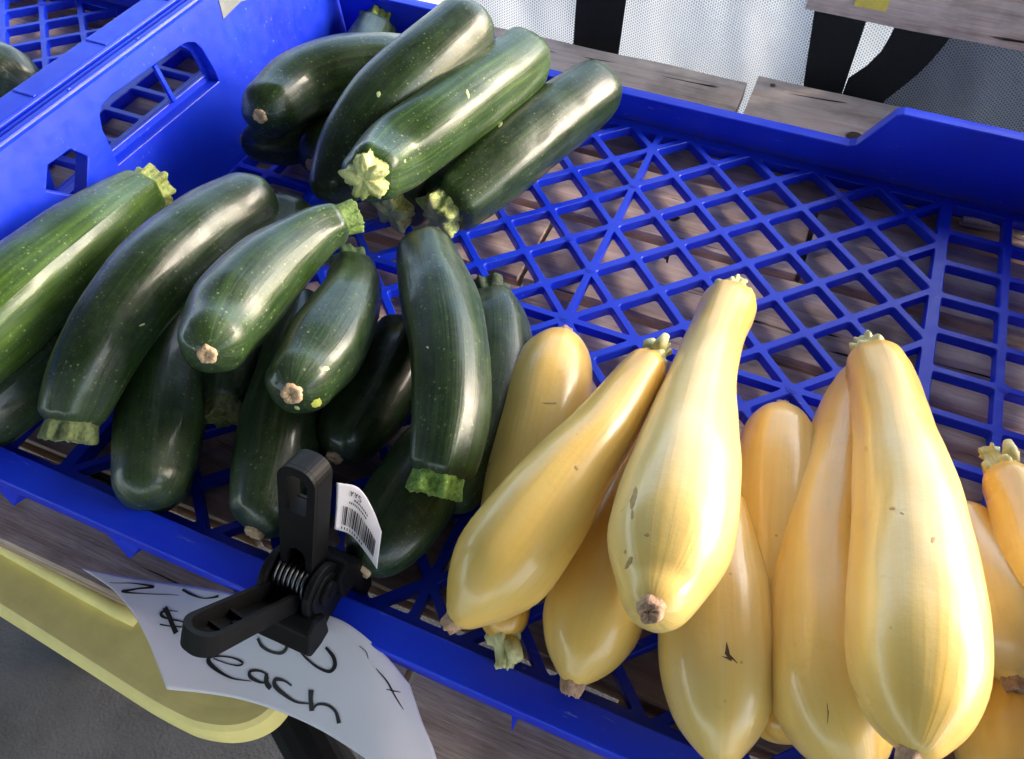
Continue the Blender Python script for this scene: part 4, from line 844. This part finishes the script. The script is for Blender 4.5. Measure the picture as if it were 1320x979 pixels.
handle('upper_handle', (.03, .50, 1.36), (0, -1, .3), 1.38, .185, True, .3)
handle('lower_handle', (-.30, -1.02, .80), (0, .6, 1), 1.16, .185, False, .20)
# pivot cheeks, pin and spring
for s in (-1, 1):
    g = Geo(); x = PV.x + s * .235
    g.tube([(x - .035, PV.y, PV.z), (x + .035, PV.y, PV.z)], .26, 28)
    g.tube([(x + s * .03 - .03, PV.y - .01, PV.z - .02), (x + s * .03 + .03, PV.y - .01, PV.z - .02)], .20, 24)
    g.box((x - .034, PV.y - .25, PV.z - .50), (x + .034, PV.y + .20, PV.z - .02))
    g.done('pivot_cheek', M['black'], cl, bevel=.012)
g = Geo()
g.tube([(PV.x - .33, PV.y, PV.z), (PV.x + .33, PV.y, PV.z)], .085, 18); g.tube([(PV.x + .30, PV.y, PV.z), (PV.x + .345, PV.y, PV.z)], .12, 18); g.tube([(PV.x + .33, PV.y, PV.z), (PV.x + .365, PV.y, PV.z)], .045, 12)
g.done('pivot_pin', M['black'], cl, bevel=.008, smooth=False)
g = Geo(); turns = 7; path = []
for i in range(turns * 18 + 1):
    a = 2 * math.pi * i / 18; path.append((PV.x - .17 + .34 * i / (turns * 18), PV.y + .15 * math.cos(a), PV.z + .05 + .15 * math.sin(a)))
g.tube(path, .017, 7); g.done('spring', M['steel'], cl, smooth=True)
# jaws: outer jaw presses the card to the front of the rim, inner jaw is inside the tray
g = Geo()
def jaw(pts, x0, x1):
    v = [(x, y, z) for x in (x0, x1) for y, z in pts]; n = len(pts)
    g.add(v, [tuple(range(n)), tuple(range(n, 2 * n))[::-1]] + [(k, (k + 1) % n, n + (k + 1) % n, n + k) for k in range(n)])
jaw([(-4.94, .80), (-5.06, .92), (-5.20, .88), (-5.30, .66), (-5.28, .54), (-5.12, .48), (-4.98, .48), (-4.97, .56)], PV.x - .30, PV.x + .34)
g.done('outer_jaw', M['black'], cl, bevel=.03)
g = Geo(); jaw([(-4.70, .62), (-4.66, .98), (-4.50, 1.02), (-4.34, .80), (-4.26, .30), (-4.30, .10), (-4.44, .08), (-4.50, .30), (-4.52, .56)], PV.x - .16, PV.x + .36)
g.done('inner_jaw', M['black'], cl, bevel=.03)
# ------------------------------------------------------------ barcode sticker
lb = sheet('barcode_label', STICKER, M['label'], 25, 17, .006, cl)
lb['label'] = 'curled white barcode sticker on the clamp'
CL = Vector(CAM['loc'])      # the printed side is the one turned to the buyer
def lab_quad(g, a0, a1, b0, b1, n=4):
    v = []
    for k in range(n + 1):
        b = b0 + (b1 - b0) * k / n
        for a in (a0, a1):
            p0 = gridpt(STICKER, a, b); e = .01; nn = (gridpt(STICKER, a + e, b) - p0).cross(gridpt(STICKER, a, b + e) - p0).normalized()
            if nn.dot(CL - p0) < 0: nn = -nn
            v.append(p0 + nn * .008)
    g.add(v, [(2 * k, 2 * k + 1, 2 * k + 3, 2 * k + 2) for k in range(n)])
g = Geo(); rb = random.Random(3); a = .13
while a < .86:
    w_ = rb.choice([.010, .010, .018, .026]); lab_quad(g, a, a + w_, .46, .86); a += w_ + rb.choice([.009, .012, .02])
a = .13
for k in range(9): lab_quad(g, a, a + .02, .90, .955, 1); a += .055    # digits under the bars, too small to read
for (r_, n_, a0, wd) in ((.36, 11, .22, .020), (.28, 8, .3, .022)):
    a = a0
    for k in range(n_): ww = wd * rb.uniform(.6, 1.3); lab_quad(g, a, a + ww, r_ - .02, r_ + .02, 1); a += ww + .014
def glyph(ch, a, b, w_, h_):
    segs = {'Y': [((0, 0), (.5, .5)), ((1, 0), (.5, .5)), ((.5, .5), (.5, 1))], 'S': [((1, 0), (0, 0)), ((0, 0), (0, .5)), ((0, .5), (1, .5)), ((1, .5), (1, 1)), ((1, 1), (0, 1))]}[ch]
    for (p_, q_) in segs:
        A0 = Vector((a + p_[0] * w_, b + p_[1] * h_)); B0 = Vector((a + q_[0] * w_, b + q_[1] * h_)); d = (B0 - A0).normalized(); s_ = Vector((-d.y, d.x)) * .008
        v = []
        for q in (A0 - s_, A0 + s_, B0 + s_, B0 - s_):
            p0 = gridpt(STICKER, q.x, q.y); e = .01; nn = (gridpt(STICKER, q.x + e, q.y) - p0).cross(gridpt(STICKER, q.x, q.y + e) - p0).normalized()
            v.append(p0 + (nn if nn.dot(CL - p0) > 0 else -nn) * .008)
        g.add(v, [(0, 1, 2, 3)])
for i, ch in enumerate('YYS'): glyph(ch, .22 + i * .075, .13, .05, .09)
so = g.done('barcode', M['ink'], lb, fix=False)

# ------------------------------------------------------------ yellow plastic table edge in front
yt = thing('yellow_table', 'yellow plastic table top with rounded corner, below the front of the wooden table', 'table', (-4, -5.8, -1.4))
ZT = -1.0
core = [(-14, -5.42), (-9, -5.62), (-5, -5.90), (-3.4, -6.02), (-2.5, -6.09), (-2.0, -6.10), (-1.82, -6.085), (-1.66, -6.05), (-1.51, -6.0), (-1.38, -5.93), (-1.28, -5.85), (-1.20, -5.75), (-1.15, -5.64), (-1.13, -5.50), (-1.16, -5.2), (-1.3, -4.7), (-14, -4.3)]
cv = [Vector(q) for q in core]; core = [tuple(q) for q in cv[:2]] + [tuple(cr(cv, 2 + k / 5)) for k in range(0, 5 * (len(cv) - 4) + 1)] + [tuple(cv[-1])]
def ring(poly, z, d):
    return [(p.x, p.y, z) for p in inset([Vector(q) for q in poly], [d] * len(poly))]
g = Geo(); lv = [(-.46, .10), (-.44, .0), (-.34, -.03), (-.16, -.02), (-.04, .01), (0.0, .07), (.0, .14), (-.004, .24)]
v = []; n = len(core)
for dz, d in lv: v += ring(core, ZT + dz, d)
f = [(i * n + k, i * n + (k + 1) % n, (i + 1) * n + (k + 1) % n, (i + 1) * n + k) for i in range(len(lv) - 1) for k in range(n)]
f += [tuple(range(n))[::-1], tuple((len(lv) - 1) * n + k for k in range(n))]
g.add(v, f); g.done('table_top', M['yellow'], yt, bevel=.02)
g = Geo(); g.tube([(-14, -4.75, ZT + .02), (-9, -5.05, ZT + .02), (-5.3, -5.27, ZT + .03), (-3.4, -5.36, ZT + .04), (-3.12, -5.385, ZT + .02)], [.11, .11, .11, .12, .09], 14)
g.done('raised_lip', M['yellow'], yt, smooth=True)
g = Geo(); g.box((-3.05, -5.46, ZT - .034), (-2.2, -4.9, ZT - .022)); g.done('slot', M['wood_warm'], yt)
g = Geo(); g.tube([(-1.5, -5.3, -1.5), (-.2, -6.1, -2.1), (1.2, -6.6, -3.0)], .28, 12); g.tube([(-1.7, -5.2, -1.5), (-1.7, -5.2, -14)], .25, 12)
g.done('leg', M['black'], yt)

# ------------------------------------------------------------ backdrop of the stall: shade cloth, straps, beam
def cloth(name, label, x0, x1, z0, z1, y, mat, wob, grp=None, shape=None, nx=60, nz=30, seed=0, cat='shade cloth'):
    v = []; uv = []; f = []
    for j in range(nz + 1):
        for i in range(nx + 1):
            a, b = i / nx, j / nz; z = z0 + (z1 - z0) * b
            if shape: l, r = shape(b); x = l + (r - l) * a
            else: x = x0 + (x1 - x0) * a
            yy = y + wob * (noise.noise(Vector((x * .7 + seed, z * .35, seed))) + .4 * noise.noise(Vector((x * 2.2 + z * .8, z * .6, seed + 4))))
            v.append((x, yy, z)); uv.append((x / 14, z / 14))
    for j in range(nz):
        for i in range(nx): k = j * (nx + 1) + i; f.append((k, k + 1, k + nx + 2, k + nx + 1))
    o = mesh(name, v, f, mat, None, True, uv, loc=((x0 + x1) / 2, y, z0))
    s = o.modifiers.new('thick', 'SOLIDIFY'); s.thickness = .0006
    o['label'] = label; o['category'] = cat
    if grp: o['group'] = grp
    return o
cloth('shade_net', 'pale grey woven shade net hanging behind the bleached planks', -5.2, 1.9, -6, 2.8, 7.72, M['net'], .18)
cloth('shade_net', 'darker grey woven shade net in folds at the top right, below the wooden beam', 3.1, 12, -6, 2.8, 7.62, M['net2'], .30, seed=3)
cloth('shade_net', 'strip of blue grey shade net glimpsed in the narrow gap between the black strips', 2.0, 3.9, -6, 2.8, 8.3, M['net'], .1, seed=21)
lerp = lambda a, b, t: a + (b - a) * t
cloth('dark_strap', 'straight black cloth strip hanging left of the middle of the pale shade net', -2.75, -1.6, -6, 2.9, 7.50, M['strap'], .05, shape=lambda b: (-2.62 + .0 * b, -1.70 + .25 * b - .12), seed=5, cat='cloth strip')
cloth('dark_strap', 'black cloth strip just left of the bright gap, below the beam\'s left end', 1.5, 2.5, -6, 2.9, 7.48, M['strap'], .04, shape=lambda b: (lerp(1.95, 1.32, max(0, (b - .6) * 2.2)), lerp(2.62, 2.48, max(0, (b - .6) * 2))), seed=8, cat='cloth strip')
def curved(b):
    z = -6 + 8.9 * b
    l = 2.62 if z < .05 else 2.62 + .42 * (1 - math.exp(-(z - .05) * 4.0)); r = 3.35 if z < -.3 else 3.35 + .75 * (1 - math.exp(-(z + .3) * 1.1)); return l, r
cloth('dark_strap', 'wide curved black cloth strip right of the bright gap, beside the dark grey net', 2.6, 4, -6, 2.9, 7.46, M['strap'], .08, shape=curved, seed=11, cat='cloth strip')
bm = thing('wooden_beam', 'rough weathered wooden beam across the top right, above the shade net', 'beam', (6, 7.3, 1.2))
plank(1.55, 11, 7.02, 7.40, 2.1, .92, 'wood', bm, 'timber')
nt = Geo(); nt.box((2.28, 6.985, 1.40), (2.78, 7.0, 1.75)); o = nt.done('yellow_sticker', M['note']); o['label'] = 'small yellow paper sticker on the front of the wooden beam'; o['category'] = 'sticker'

# zucchini end in the neighbouring tray
t = gourd('z', [(-9.55, .35, .75, .2), (-9.6, .45, .72, .50), (-9.95, .85, .66, .60), (-10.5, 1.1, .62, .58), (-11.2, 1.2, .6, .5)] and
          [(-9.45, .62, .72, .2), (-9.6, .66, .70, .50), (-10.2, .62, .66, .60), (-11.0, .45, .62, .58), (-11.8, .3, .6, .5)], dict(col=.25, stem='none', bscar=False, label='dull dark zucchini end in the neighbouring tray at the top left photo edge'), 90)
t['group'] = 'zucchini in the neighbouring tray'
